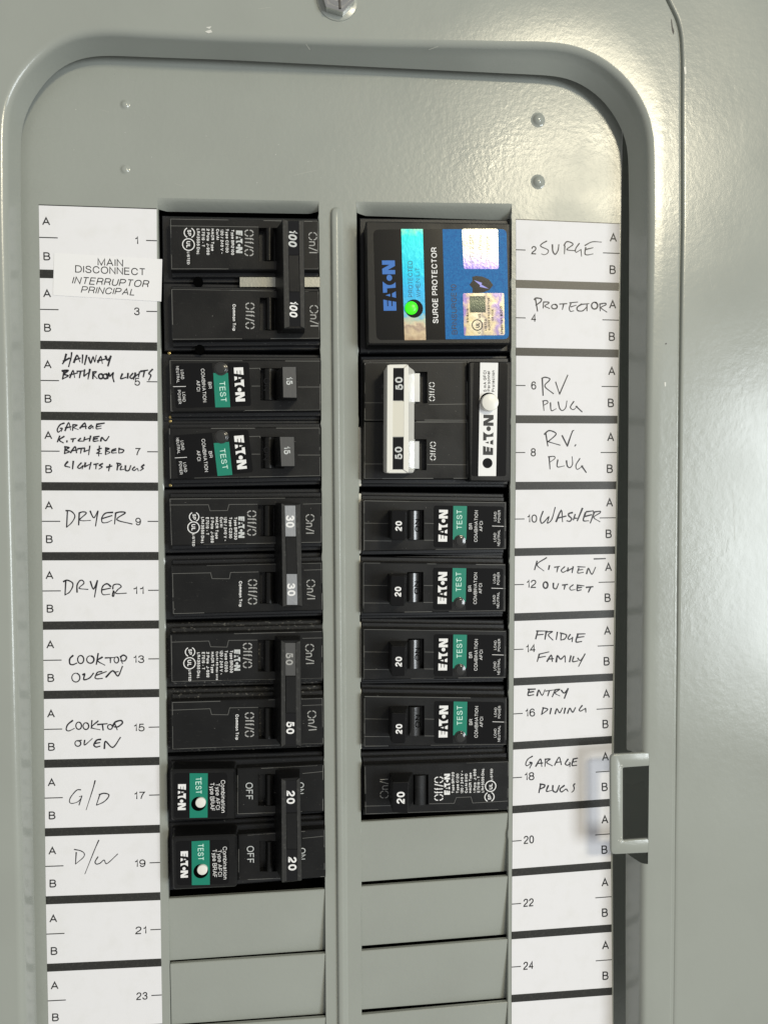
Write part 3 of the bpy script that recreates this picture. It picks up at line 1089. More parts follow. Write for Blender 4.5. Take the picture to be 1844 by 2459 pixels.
HW[13] = (zC, 2.5, [
    [(495, 490), (455, 530), (455, 590), (490, 605), (540, 585)], ell(590, 540, 38, 50), ell(710, 540, 45, 46), [(808, 465), (785, 600)], [(860, 510), (800, 555), (890, 610)],
    [(895, 520), (1010, 515)], [(960, 520), (960, 580)], ell(1035, 545, 28, 38), [(1085, 500), (1110, 590)], [(1085, 510), (1120, 485), (1160, 510), (1140, 555), (1090, 555)],
    ell(530, 765, 50, 55), [(615, 730), (640, 720), (630, 790), (700, 770), (750, 710)], [(855, 690), (800, 700), (770, 760), (790, 780), (860, 775)], [(790, 735), (910, 690)],
    [(905, 760), (990, 680), (1055, 745), (1110, 625)], [(1010, 700), (1060, 690)]])
HW[15] = (zC, 2.5, [
    [(490, 1300), (430, 1350), (410, 1410), (440, 1430), (510, 1400)], ell(565, 1365, 35, 45), ell(655, 1370, 35, 42), [(730, 1300), (720, 1400)], [(808, 1305), (725, 1385), (830, 1415)],
    [(800, 1350), (920, 1340)], [(860, 1345), (870, 1420)], ell(955, 1380, 30, 30), [(1010, 1330), (1045, 1415)], [(990, 1370), (1020, 1320), (1090, 1300), (1110, 1330), (1060, 1375), (1010, 1380)],
    ell(555, 1585, 36, 36), [(555, 1555), (600, 1545)], [(640, 1545), (640, 1605), (735, 1525)], [(840, 1535), (790, 1545), (755, 1600), (780, 1630), (830, 1620)], [(770, 1585), (830, 1575)],
    [(885, 1650), (900, 1560), (990, 1635), (1085, 1510)]])
HW[17] = (zD, 2.1, [
    [(590, 505), (540, 510), (470, 590), (450, 650), (480, 675), (560, 650), (605, 585), (575, 590)], [(605, 580), (570, 695)], [(770, 390), (740, 500), (658, 755)],
    [(820, 565), (880, 548), (940, 565), (925, 610), (870, 660), (790, 695)], [(830, 560), (785, 695)]])
HW[19] = (zD, 2.1, [
    [(510, 1248), (590, 1265), (635, 1300), (620, 1350), (525, 1430)], [(535, 1285), (525, 1430)], [(815, 1133), (760, 1260), (643, 1553)],
    [(805, 1340), (770, 1400), (785, 1430), (830, 1420), (880, 1380), (905, 1425), (950, 1400), (1050, 1305)]])
HW[2] = (zE, 2.2, [
    [(585, 405), (530, 435), (510, 470), (600, 515), (595, 555), (555, 575), (520, 565)], [(655, 450), (660, 530), (690, 570), (725, 520), (735, 450)], [(810, 465), (805, 565)],
    [(800, 460), (830, 415), (880, 420), (910, 450), (835, 510), (930, 525)], [(990, 435), (945, 500), (950, 545), (1010, 510)], [(1010, 510), (1018, 595)],
    [(1070, 485), (1060, 560), (1090, 578), (1160, 565)], [(1060, 460), (1150, 415), (1265, 418)], [(1070, 510), (1160, 488)]])
HW[4] = (zE, 2.4, [
    [(445, 1130), (470, 1278)], [(430, 1135), (450, 1115), (515, 1125), (510, 1160), (450, 1205)], [(545, 1165), (540, 1240)], [(545, 1165), (600, 1165), (610, 1180), (560, 1215), (620, 1245)],
    ell(680, 1222, 35, 28), [(745, 1190), (835, 1185)], [(795, 1190), (780, 1258)], [(885, 1185), (865, 1240), (880, 1280), (920, 1275)], [(870, 1175), (970, 1165)], [(885, 1225), (950, 1205)],
    [(1020, 1190), (965, 1230), (970, 1270), (1030, 1275), (1085, 1225)], [(1010, 1195), (1110, 1185)], [(1085, 1190), (1085, 1275)], ell(1180, 1210, 38, 42),
    [(1245, 1190), (1250, 1275)], [(1245, 1190), (1310, 1180), (1320, 1200), (1260, 1235), (1332, 1290)]])
HW[6] = (zF, 2.4, [
    [(490, 325), (500, 525)], [(485, 330), (520, 315), (575, 330), (570, 355), (520, 420), (620, 505)], [(645, 370), (690, 510)], [(690, 510), (785, 290)],
    [(500, 590), (510, 700)], [(495, 590), (540, 585), (555, 610), (505, 640)], [(585, 610), (595, 700), (650, 680)], [(675, 600), (690, 670), (720, 700), (760, 670), (775, 590)],
    [(855, 595), (815, 660), (850, 690), (895, 650)], [(880, 650), (950, 715)]])
HW[8] = (zF, 2.4, [
    [(530, 960), (555, 1110)], [(515, 975), (560, 935), (610, 940), (650, 975), (570, 1050), (560, 1060), (695, 1100)], [(720, 990), (780, 1110)], [(780, 1110), (835, 950), (855, 930)],
    [(570, 1240), (580, 1375)], [(560, 1235), (625, 1230), (635, 1255), (575, 1300)], [(670, 1270), (665, 1350), (745, 1340)], [(770, 1280), (780, 1340), (810, 1360), (840, 1320), (835, 1235)],
    [(925, 1255), (880, 1330), (895, 1380), (960, 1340)], [(945, 1340), (998, 1415)], [(878, 1095), (866, 1112)]])
HW[10] = (zF, 2.8, [
    [(500, 1865), (470, 1950), (480, 2000), (510, 1990), (565, 1930), (550, 2000), (600, 1960), (640, 1820)], [(650, 1985), (710, 1855), (725, 1985)], [(665, 1945), (765, 1920)],
    [(840, 1880), (800, 1890), (795, 1915), (830, 1950), (810, 1980), (775, 1975)], [(870, 1900), (850, 1965)], [(870, 1945), (890, 1945)], [(955, 1830), (895, 1975)],
    [(990, 1880), (965, 1970), (1025, 1975)], [(1000, 1870), (1080, 1860)], [(980, 1925), (1060, 1905)], [(1090, 1880), (1045, 2000)], [(1080, 1875), (1155, 1865), (1155, 1885), (1085, 1935), (1155, 1985)]])
HW[12] = (zG, 2.5, [
    [(330, 175), (308, 252)], [(415, 145), (330, 205), (390, 262)], [(440, 215), (432, 250)], [(485, 230), (530, 222)], [(515, 228), (505, 272)],
    [(575, 225), (545, 255), (560, 275), (600, 255)], [(605, 235), (600, 265)], [(600, 262), (640, 240)], [(650, 225), (640, 278)],
    [(700, 238), (690, 280), (740, 275)], [(690, 225), (755, 228)], [(695, 255), (735, 250)], [(768, 288), (785, 240), (815, 292), (848, 230)],
    ell(405, 388, 20, 28), [(475, 370), (475, 410), (500, 420), (520, 375)], [(555, 388), (600, 382)], [(578, 388), (570, 425)], [(650, 385), (620, 410), (630, 432), (665, 428)],
    [(690, 392), (685, 435), (720, 430)], [(685, 388), (745, 395)], [(690, 412), (725, 408)], [(765, 408), (825, 402)], [(805, 405), (785, 450)], [(835, 156), (935, 153)]])
HW[14] = (zG, 2.5, [
    [(335, 800), (318, 865)], [(325, 795), (420, 795)], [(330, 830), (385, 825)], [(410, 810), (400, 868)], [(405, 805), (465, 800), (430, 830), (470, 875)], [(510, 805), (500, 870)],
    [(545, 815), (540, 870)], [(535, 812), (590, 830), (575, 865), (540, 875)], [(625, 825), (605, 855), (615, 870), (645, 855)], [(645, 850), (640, 890)],
    [(690, 830), (675, 890), (725, 888)], [(685, 822), (755, 820)], [(685, 852), (745, 845)],
    [(350, 1000), (332, 1065)], [(350, 1000), (435, 980)], [(345, 1030), (405, 1020)], [(418, 1065), (455, 1010), (465, 1065)], [(425, 1045), (475, 1040)],
    [(500, 1070), (510, 1015), (540, 1045), (575, 1015), (580, 1070)], [(630, 1015), (618, 1068)], [(655, 1020), (645, 1065), (690, 1060)], [(690, 1035), (715, 1055), (755, 998)], [(755, 998), (698, 1108)]])
HW[16] = (zG, 2.6, [
    [(260, 1320), (250, 1365), (300, 1360)], [(250, 1312), (315, 1310)], [(250, 1340), (300, 1332)], [(330, 1370), (345, 1320), (375, 1365), (400, 1315)], [(405, 1328), (475, 1318)], [(440, 1322), (425, 1370)],
    [(490, 1320), (465, 1378)], [(485, 1318), (530, 1312), (490, 1345), (530, 1370)], [(545, 1320), (570, 1345), (605, 1305)], [(605, 1305), (572, 1392)],
    [(385, 1478), (370, 1535)], [(380, 1475), (425, 1490), (370, 1535)], [(455, 1480), (445, 1530)], [(490, 1530), (505, 1485), (530, 1520), (555, 1478)], [(580, 1478), (570, 1525)],
    [(600, 1525), (620, 1480), (645, 1515), (670, 1475)], [(730, 1455), (705, 1490), (715, 1505), (760, 1480)], [(760, 1485), (762, 1515)]])
pl = [[(345, 535), (332, 595)], [(340, 535), (370, 540), (370, 555), (340, 570)], [(398, 545), (385, 585), (420, 580)], [(430, 545), (430, 580), (455, 590), (475, 545)],
      [(510, 545), (480, 570), (490, 590), (520, 570)], [(525, 570), (535, 585)], [(584, 533), (574, 543), (579, 562), (575, 580), (562, 592)]]
cv = lambda s: [((1180 + x / 2.9144 - 1200) * 3.6875, (1700 + y / 2.9144 - 1300) * 3.6875) for x, y in s]
HW[18] = (zG, 2.5, [
    [(290, 1905), (250, 1930), (230, 1970), (240, 1990), (280, 1965)], [(265, 1960), (285, 1965), (265, 2010)], [(318, 1995), (360, 1930), (372, 1995)], [(330, 1970), (380, 1965)],
    [(405, 1935), (400, 1995)], [(400, 1932), (445, 1930), (415, 1960), (465, 1990)], [(485, 1985), (525, 1915), (545, 1980)], [(495, 1960), (545, 1955)],
    [(605, 1930), (580, 1970), (600, 1985), (625, 1965)], [(620, 1960), (620, 1998)], [(650, 1935), (640, 1985), (680, 1985)], [(650, 1930), (688, 1922)], [(645, 1958), (680, 1950)]] + [cv(s) for s in pl])


PEN = random.Random(5)


def label_strip(S, left, label):
    t = Thing('circuit_label_strip', label, 'label', at=base_at(strip_pt(S, 12.9, .5), 0), group='paper label strips beside the breakers')
    mb = MB()
    L = [U(strip_pt(S, 0.12 + (12.8 - .12) * i / 24, 0), PW) for i in range(25)]
    R = [U(strip_pt(S, 0.12 + (12.8 - .12) * i / 24, 1), PW) for i in range(25)]
    for i in range(24):
        mb.f.append(tuple(mb.add([(*L[i], PW), (*R[i], PW), (*R[i + 1], PW), (*L[i + 1], PW)])))
    for E in (L, R):
        for i in range(24):
            mb.f.append(tuple(mb.add([(*E[i], PW), (*E[i + 1], PW), (*E[i + 1], .01), (*E[i], .01)])))
    mb.f.append(tuple(mb.add([(*L[0], PW), (*R[0], PW), (*R[0], .01), (*L[0], .01)])))
    paper = mb.build('paper', 'paper', t)
    ink = PW + 0.03
    for k in range(0, 13):
        m = MB()
        k1 = k + BAR if k else .12
        k0 = k if k else .108
        q = [strip_pt(S, k0, 0.0), strip_pt(S, k0, 1.0), strip_pt(S, k1, 1.0), strip_pt(S, k1, 0.0)]
        m.prism([U(p, ink) for p in q], .02, ink, 0.0)
        m.build('printed_bar', 'ink_bar', t)
    wmm = 40.6
    for r in range(1, 13):
        num = 2 * r - 1 if left else 2 * r
        kc = r - 1 + (BAR + 1) / 2
        f = lambda mm: (mm / wmm) if left else 1 - mm / wmm       # from the outer edge inwards
        m = MB()
        a, b = (0, 6.4 / wmm) if left else (1 - 6.5 / wmm, 1)
        m.ribbon([U(strip_pt(S, kc, s), ink) for s in (a, b)], .36, ink)
        m.build('printed_tick', 'ink', t)
        m = MB()
        a, b = (1 - 3.7 / wmm, 1) if left else (0, 3.75 / wmm)
        m.ribbon([U(strip_pt(S, kc, s), ink) for s in (a, b)], .36, ink)
        m.build('printed_tick', 'ink', t)
        for ch, kb in (('A', r - 1 + 10.0 / P_), ('B', r - 1 + 22.2 / P_)):
            wd_ = 2.85 if ch == 'A' else 2.4
            s0 = (1.05 if ch == 'A' else 1.35) / wmm if left else 1 - (3.95 if ch == 'A' else 3.85) / wmm
            m = MB()
            write(m, ch, strip_pt(S, kb, s0), strip_pt(S, kb, s0 + wd_ / wmm), 3.15 * 6.45, ink, .15)
            m.build('printed_letter', 'ink', t)
        s = str(num)
        wn = 2.0 if len(s) == 1 else 4.0
        if s == '1':
            wn = 1.2
        if left:
            s1 = 1 - 5.1 / wmm if len(s) == 2 else 1 - (7.0 - wn / 2) / wmm
            s0 = s1 - wn / wmm
        else:
            s0 = (6.0 if len(s) == 1 else 4.75) / wmm
            s1 = s0 + (2.05 if len(s) == 1 else 4.15) / wmm
        m = MB()
        kb = kc + 1.5 / P_
        write(m, s, strip_pt(S, kb, s0), strip_pt(S, kb, s1), 3.0 * 6.45, ink, .14, gap=.12)
        m.build('printed_number', 'ink', t)
        if num in HW:
            z, wdp, strokes = HW[num]
            m = MB()
            for st in strokes:
                pts = [U(z(*p), ink) for p in st]
                pts = spline(pts, 5) if len(pts) > 2 else pts
                m.ribbon(pts, wdp * 1.25 * PEN.uniform(.88, 1.15) / 6.5, ink + .03, cap=True, taper=(PEN.uniform(1.0, 1.25), PEN.uniform(.5, .95), .08))
            m.build('handwritten_note', 'pen_ink', t)
    return t


label_strip(SL, True, 'white paper strip with odd circuit numbers 1 to 23 and handwritten circuit names')
label_strip(SR, False, 'white paper strip with even circuit numbers 2 to 24 and handwritten circuit names')

z1 = Z(80, 480, 5.184)
t = Thing('main_disconnect_sticker', 'small tilted white sticker reading MAIN DISCONNECT beside the 100 amp breaker', 'sticker', at=base_at(z1(920, 1230), .2))
SW = PW + .18
mb = MB()
mb.prism(quad(z1, [(258, 657), (1605, 735), (1592, 1262), (245, 1183)], SW), PW + .05, SW, 0.0)
st = mb.build('sticker_paper', 'paper_patch', t)
for s, a, b, h, it in (('MAIN', (800, 815), (1118, 828), 95, 0), ('DISCONNECT', (520, 900), (1395, 940), 93, 0),
                       ('INTERRUPTOR', (478, 1040), (1430, 1088), 93, .25), ('PRINCIPAL', (588, 1155), (1260, 1188), 88, .25)):
    m = MB()
    write(m, s, z1(*a), z1(*b), h / 5.184, SW + .03, .125, gap=.13, italic=it)
    m.build('printed_text', 'ink', t)

# =================================================================== BREAKERS
FW = 3.0                    # height of the breaker faces above the plate
BW = -2.6                   # height of the broad lower body


def body(t, face_uv, left, right, up=3.15, dn=3.15, m='black_shoulder', w=BW, name='body', far=None):
    """broad lower body: the face outline grown to the full pole pitch"""
    a, b, c, d = [Vector(p) for p in face_uv]
    q = [Vector((a.x - left, a.y - up)), Vector((b.x + right, b.y - up)), Vector((c.x + right, c.y + dn)), Vector((d.x - left, d.y + dn))]
    mb = MB()
    mb.prism(q, -14, w, .35)
    # ledge half way up to the face
    q2 = [Vector((a.x - .3, a.y - 1.7)), Vector((b.x + .1, b.y - 1.7)), Vector((c.x + .1, c.y + 1.7)), Vector((d.x - .3, d.y + 1.7))]
    mb.prism(q2, w - .1, w + 2.0, .3)
    bo = mb.build(name, m, t)
    dust_on(q, w, t, bo, 60 if m == 'black_dusty' else 26)
    dust_on(q2, w + 2.0, t, bo, 70 if m == 'black_dusty' else 24)
    return bo


def face(t, z, pts, hole=None, w=FW, m='black_plastic', b=.35, base=BW + 1.0, grow=.25, parent=None, name='face', depth=5.0):
    q = quad(z, pts, w)
    mb = MB()
    if hole:
        mb.hollow(q, base, w, b, grow, quad(z, hole, w), depth)
    else:
        mb.prism(rounded(q, .7, 3), base, w, b, grow)
    fo = mb.build(name, m, t, parent=parent)
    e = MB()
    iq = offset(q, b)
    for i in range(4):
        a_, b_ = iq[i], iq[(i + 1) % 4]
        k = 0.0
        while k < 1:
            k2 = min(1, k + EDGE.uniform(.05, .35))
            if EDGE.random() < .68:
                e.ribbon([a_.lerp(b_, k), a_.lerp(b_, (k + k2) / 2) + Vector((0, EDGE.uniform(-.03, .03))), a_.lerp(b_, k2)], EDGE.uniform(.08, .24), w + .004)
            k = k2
    e.build('edge_highlight', 'seam_grey', t, parent=fo, kind='stuff')  # pale broken ribbons paint the chamfer highlights, with some wear
    dust_on(q, w, t, fo, 14)
    return fo, q


EDGE = random.Random(11)
BAR_P = [(0, -.5), (.12, -.12), (.25, 0), (.36, -.03), (.46, -.14), (.56, -.30), (.66, -.48), (.74, -.66), (.80, -.90), (.87, -1.4), (.94, -2.2), (1, -3.2)]


def dust_on(q, w, t, parent, n, m='lint'):
    e = MB()
    for _ in range(n):
        a, b = EDGE.random(), EDGE.random() ** .6
        if EDGE.random() < .5:
            b = 1 - b
        c = q[0].lerp(q[1], a).lerp(q[3].lerp(q[2], a), b)
        an = EDGE.uniform(0, 3.14)
        l = EDGE.choice((.09, .1, .12, .16, .5))
        d = Vector((math.cos(an), math.sin(an))) * l
        e.lift = 0
        e.ribbon([c - d * .5, c + d * .5], EDGE.uniform(.07, .13), w + .012)
    return e.build('dust', m, t, parent=parent, kind='stuff')



def rocker(t, z, x0, y0, x1, y1, w=FW, m='black_plastic', rise=.7, prof=None):
    """barrel of the toggle seen in its slot"""
    a, b, c, d = quad(z, box4(x0, y0, x1, y1), w)
    mb = MB()
    n = 10
    rows = []
    if prof:
        rows = [(a.lerp(b, t_), d.lerp(c, t_), w + rise + hh) for t_, hh in prof]
    for i in range(0 if prof else n + 1):
        t_ = i / n
        h = w - 2.2 + (2.2 + rise) * math.sin(math.pi * (0.12 + .76 * t_)) ** .8
        rows.append((a.lerp(b, t_), d.lerp(c, t_), h))
    for (p, q, h), (p2, q2, h2) in zip(rows, rows[1:]):
        mb.f.append(tuple(mb.add([(*p, h), (*p2, h2), (*q2, h2), (*q, h)])))
    e0 = mb.add([(*p, h) for p, q, h in rows] + [(*rows[-1][0], w - 4), (*rows[0][0], w - 4)])
    e1 = mb.add([(*q, h) for p, q, h in rows] + [(*rows[-1][1], w - 4), (*rows[0][1], w - 4)])
    mb.f += [tuple(e0), tuple(e1)]
    return mb.build('rocker', m, t, smooth=50)


def lever(t, z, top, foot_px, wt, m='black_plastic', b=.35, foot_other=0.0, w0=FW - 1.5, name='handle', r=.5, side='L'):
    """toggle handle: top quad (TL,TR,BR,BL) at height wt; the face on one side slopes down to foot_px at the breaker face"""
    q = quad(z, top, wt)
    yc = (top[0][1] + top[3][1]) / 2
    fu = U(z(foot_px, yc), FW).x
    a, c, d, e = q
    if side == 'L':
        bot = [Vector((fu, a.y + .2)), Vector((c.x - foot_other, c.y + .2)), Vector((d.x - foot_other, d.y - .2)), Vector((fu, e.y - .2))]
    else:
        bot = [Vector((a.x + foot_other, a.y + .2)), Vector((fu, c.y + .2)), Vector((fu, d.y - .2)), Vector((e.x + foot_other, e.y - .2))]
    mb = MB()
    k = 3
    top_r = rounded(q, r, k)
    bot_r = rounded(bot, r, k)
    mid = [bp.lerp(tp, .72) for bp, tp in zip(bot_r, top_r)] if side else None
    mb.loft([[(*p, w0) for p in bot_r], [(*p, w0 + (wt - w0) * .62) for p in mid], [(*p, wt - b) for p in top_r], [(*p, wt) for p in offset(top_r, b)]])
    return mb.build(name, m, t, smooth=25), q


def plate_on(parent, t, z, pts, w, m, name, th=.12, b=0.03, r=0):
    q = quad(z, pts, w)
    if r:
        q = rounded(q, r, 4)
    mb = MB()
    mb.prism(q, w - th, w, b)
    return mb.build(name, m, t, parent=parent)


def txt(parent, t, z, s, p0, p1, h, w, m='white_print', wt=.15, gap=.16, italic=0.0, name='printed_text', zs=3.6065):
    mb = MB()
    write(mb, s, z(*p0), z(*p1), h / zs, w, wt, gap, italic)
    return mb.build(name, m, t, parent=parent)


def mark(parent, t, z, p0, p1, h, w, m='white_print', zs=3.6065):
    mb = MB()
    logo(mb, z(*p0), z(*p1), h / zs, w)
    return mb.build('maker_logo', m, t, parent=parent)


def seal(parent, t, z, c, r, s, w, left=True, m='white_print', wd=8, split=False):
    mb = MB()
    p = z(*c)
    if split:
        g = [(-60, 60), (120, 240)] if left else [(-60, 60), (120, 240)]
        ring(mb, p, r / 3.6065, wd / 3.6065, w, [(-65, 65), (115, 245)])
    else:
        ring(mb, p, r / 3.6065, wd / 3.6065, w)
    k = r * .58
    h = r * .72
    if left:
        a, b = (c[0] - h / 2, c[1] - k), (c[0] - h / 2, c[1] + k)
    else:
        a, b = (c[0] + h / 2, c[1] + k), (c[0] + h / 2, c[1] - k)
    write(mb, s, z(*a), z(*b), h / 3.6065, w, .2, .2)
    return mb.build('approval_mark', m, t, parent=parent)


TW = FW + .04


def print_block(f, t, z, lines, y0s, h=25, w=TW, m='white_print'):
    for s, a, b, *hh in lines:
        txt(f, t, z, s, a, b, hh[0] if hh else h, w, m, .19, .18)


def seam(f, t, z, pts, w=FW, wd=1.2):
    mb = MB()
    line(mb, z, pts, wd, w + .03)
    mb.build('moulding_seam', 'seam_grey', t, parent=f)


def tie_handle(t, z, top, foot, windows, mid, plates, nums, side='L', m='black_plastic', wt=13.0, frame_m=None):
    h, q = lever(t, z, top, foot, wt - .5, m=m, side=side, b=.25, r=1.1 if m == 'white_plastic' else .5)
    # raised rails round the rating windows
    x0 = min(p[0] for p in windows[0])
    rail = MB()
    T = quad(z, top, wt)
    xa = [windows[0][0], windows[1][3]]
    def rect(pts):
        rail.prism(quad(z, pts, wt), wt - .6, wt, .12)
    tl, tr, br, bl = top
    wl_t, wr_t = windows[0][0], windows[0][1]
    wr_b, wl_b = windows[1][2], windows[1][3]
    rect([(tl[0] + 3, tl[1] + 3), (wl_t[0], wl_t[1] - 1), (wl_b[0], wl_b[1] + 1), (bl[0] + 3, bl[1] - 3)])
    rect([(wr_t[0], wr_t[1] - 1), (tr[0] - 3, tr[1] + 3), (br[0] - 3, br[1] - 3), (wr_b[0], wr_b[1] + 1)])
    rail.build('handle_rail', 'worn_black' if m == 'black_plastic' else m, t, parent=h)
    mm = MB()
    mm.prism(quad(z, mid, wt - .05), wt - .6, wt - .05, .15)
    mm.build('handle_insert', frame_m or m, t, parent=h)
    for (wq, pm, (s, a, b, hh, tm, it)) in zip(windows, plates, nums):
        plate_on(h, t, z, wq, wt - .34, pm, 'rating_plate', th=.14)
        txt(h, t, z, s, a, b, hh, wt - .30, tm, .21, .16, it, name='printed_rating')
    return h


# ---- 100 A two-pole
z = Z(370, 470, 3.6065)
t = Thing('circuit_breaker', 'black two pole breaker reading 100 twice on its handle, beside the main disconnect sticker', 'circuit breaker', at=base_at(z(750, 700)), group='circuit breakers')
f1, q1 = face(t, z, [(135, 190), (1425, 212), (1430, 640), (145, 640)], box4(905, 275, 1075, 565))
f2, q2 = face(t, z, [(145, 800), (1430, 820), (1440, 1240), (155, 1250)], box4(915, 880, 1085, 1165))
body(t, q1, 3.6, .05, up=2.6, dn=3.3)
body(t, q2, 3.6, .05, up=3.3, dn=3.0)
rocker(t, z, 958, 278, 1035, 560)
rocker(t, z, 965, 884, 1040, 1160)
tie_handle(t, z, [(1110, 195), (1298, 205), (1308, 1150), (1125, 1150)], 1050,
           [[(1160, 215), (1252, 215), (1255, 510), (1163, 510)], [(1170, 832), (1265, 832), (1268, 1128), (1175, 1128)]],
           [(1165, 512), (1255, 512), (1263, 830), (1170, 830)], ['black_gloss', 'black_gloss'],
           [('100', (1163, 287), (1163, 435), 74, 'pale_print', .12), ('100', (1172, 905), (1172, 1045), 70, 'white_print', .12)])
for f, oy, x in ((f1, 0, 782), (f2, 633, 790)):
    txt(f, t, z, '%ff/%', (x, 290 + oy), (x, 518 + oy), 80, TW, 'grey_print', .125, .12)
for f, a, b in ((f1, (1336, 312), (1340, 494)), (f2, (1346, 945), (1350, 1130))):
    txt(f, t, z, '%n/I', a, b, 76, TW, 'grey_print', .115, .12)
mark(f1, t, z, (710, 298), (710, 493), 55, TW, 'pale_print')
print_block(f1, t, z, [('Type BR2100', (668, 290), (668, 510)), ('Type C2100', (620, 283), (620, 490)), ('120 / 240 V ~', (576, 287), (576, 500)), ('Cu/Al', (538, 285), (538, 378)),
                       ('HACR Type', (494, 283), (494, 475)), ('2 Pole  J-969', (455, 283), (455, 510)), ('E7819 - T', (413, 283), (413, 440)), ('LR43556 Disj.', (370, 283), (370, 510)),
                       ('LISTED', (286, 482), (286, 592), 22)], None)
seal(f1, t, z, (305, 318), 44, 'SP', TW, split=True)
seal(f1, t, z, (298, 420), 51, 'UL', TW)
txt(f2, t, z, 'Common Trip', (680, 937), (680, 1168), 27, TW, 'white_print', .19, .18)
seam(f1, t, z, [(138, 258), (905, 268)])
mb = MB()
mb.prism(quad(z, box4(740, 700, 1440, 790), 0.2), -3, 0.2, .15)
mb.build('metal_strap', 'aluminium', t)
for c in ((380, 742), (395, 1330)):
    mb = MB()
    mb.disc(U(z(*c), -.7), 1.75, -2, -.52, .02, 20)
    mb.build('rivet_hole', 'void_black', t)  # flat disc; the dark inside the hole is painted


# ---- 15 A arc-fault breakers on the odd side
def label_print_L(lab, t, z, w, L):
    for s, a, b, h in L:
        txt(lab, t, z, s, a, b, h, w, 'white_print', .115, .16)


def terminals(t, z, pts, w=-2.3):
    for x, y in pts:
        mb = MB()
        mb.disc(U(z(x, y), w), .6, w - 2, w, .2, 12)
        mb.build('terminal_screw', 'brass', t, smooth=50)


def test_button(t, z, c, r, w, m='smoky_plastic', rise=1.0, name='test_button'):
    mb = MB()
    o = U(z(*c), w)
    rr = r / 3.6065 / 6.5
    mb.disc(o, rr, w - .1, w + .25, .15, 26)
    mb.disc(o, rr * .78, w + .2, w + rise, .3, 26)
    return mb.build(name, m, t, smooth=40)


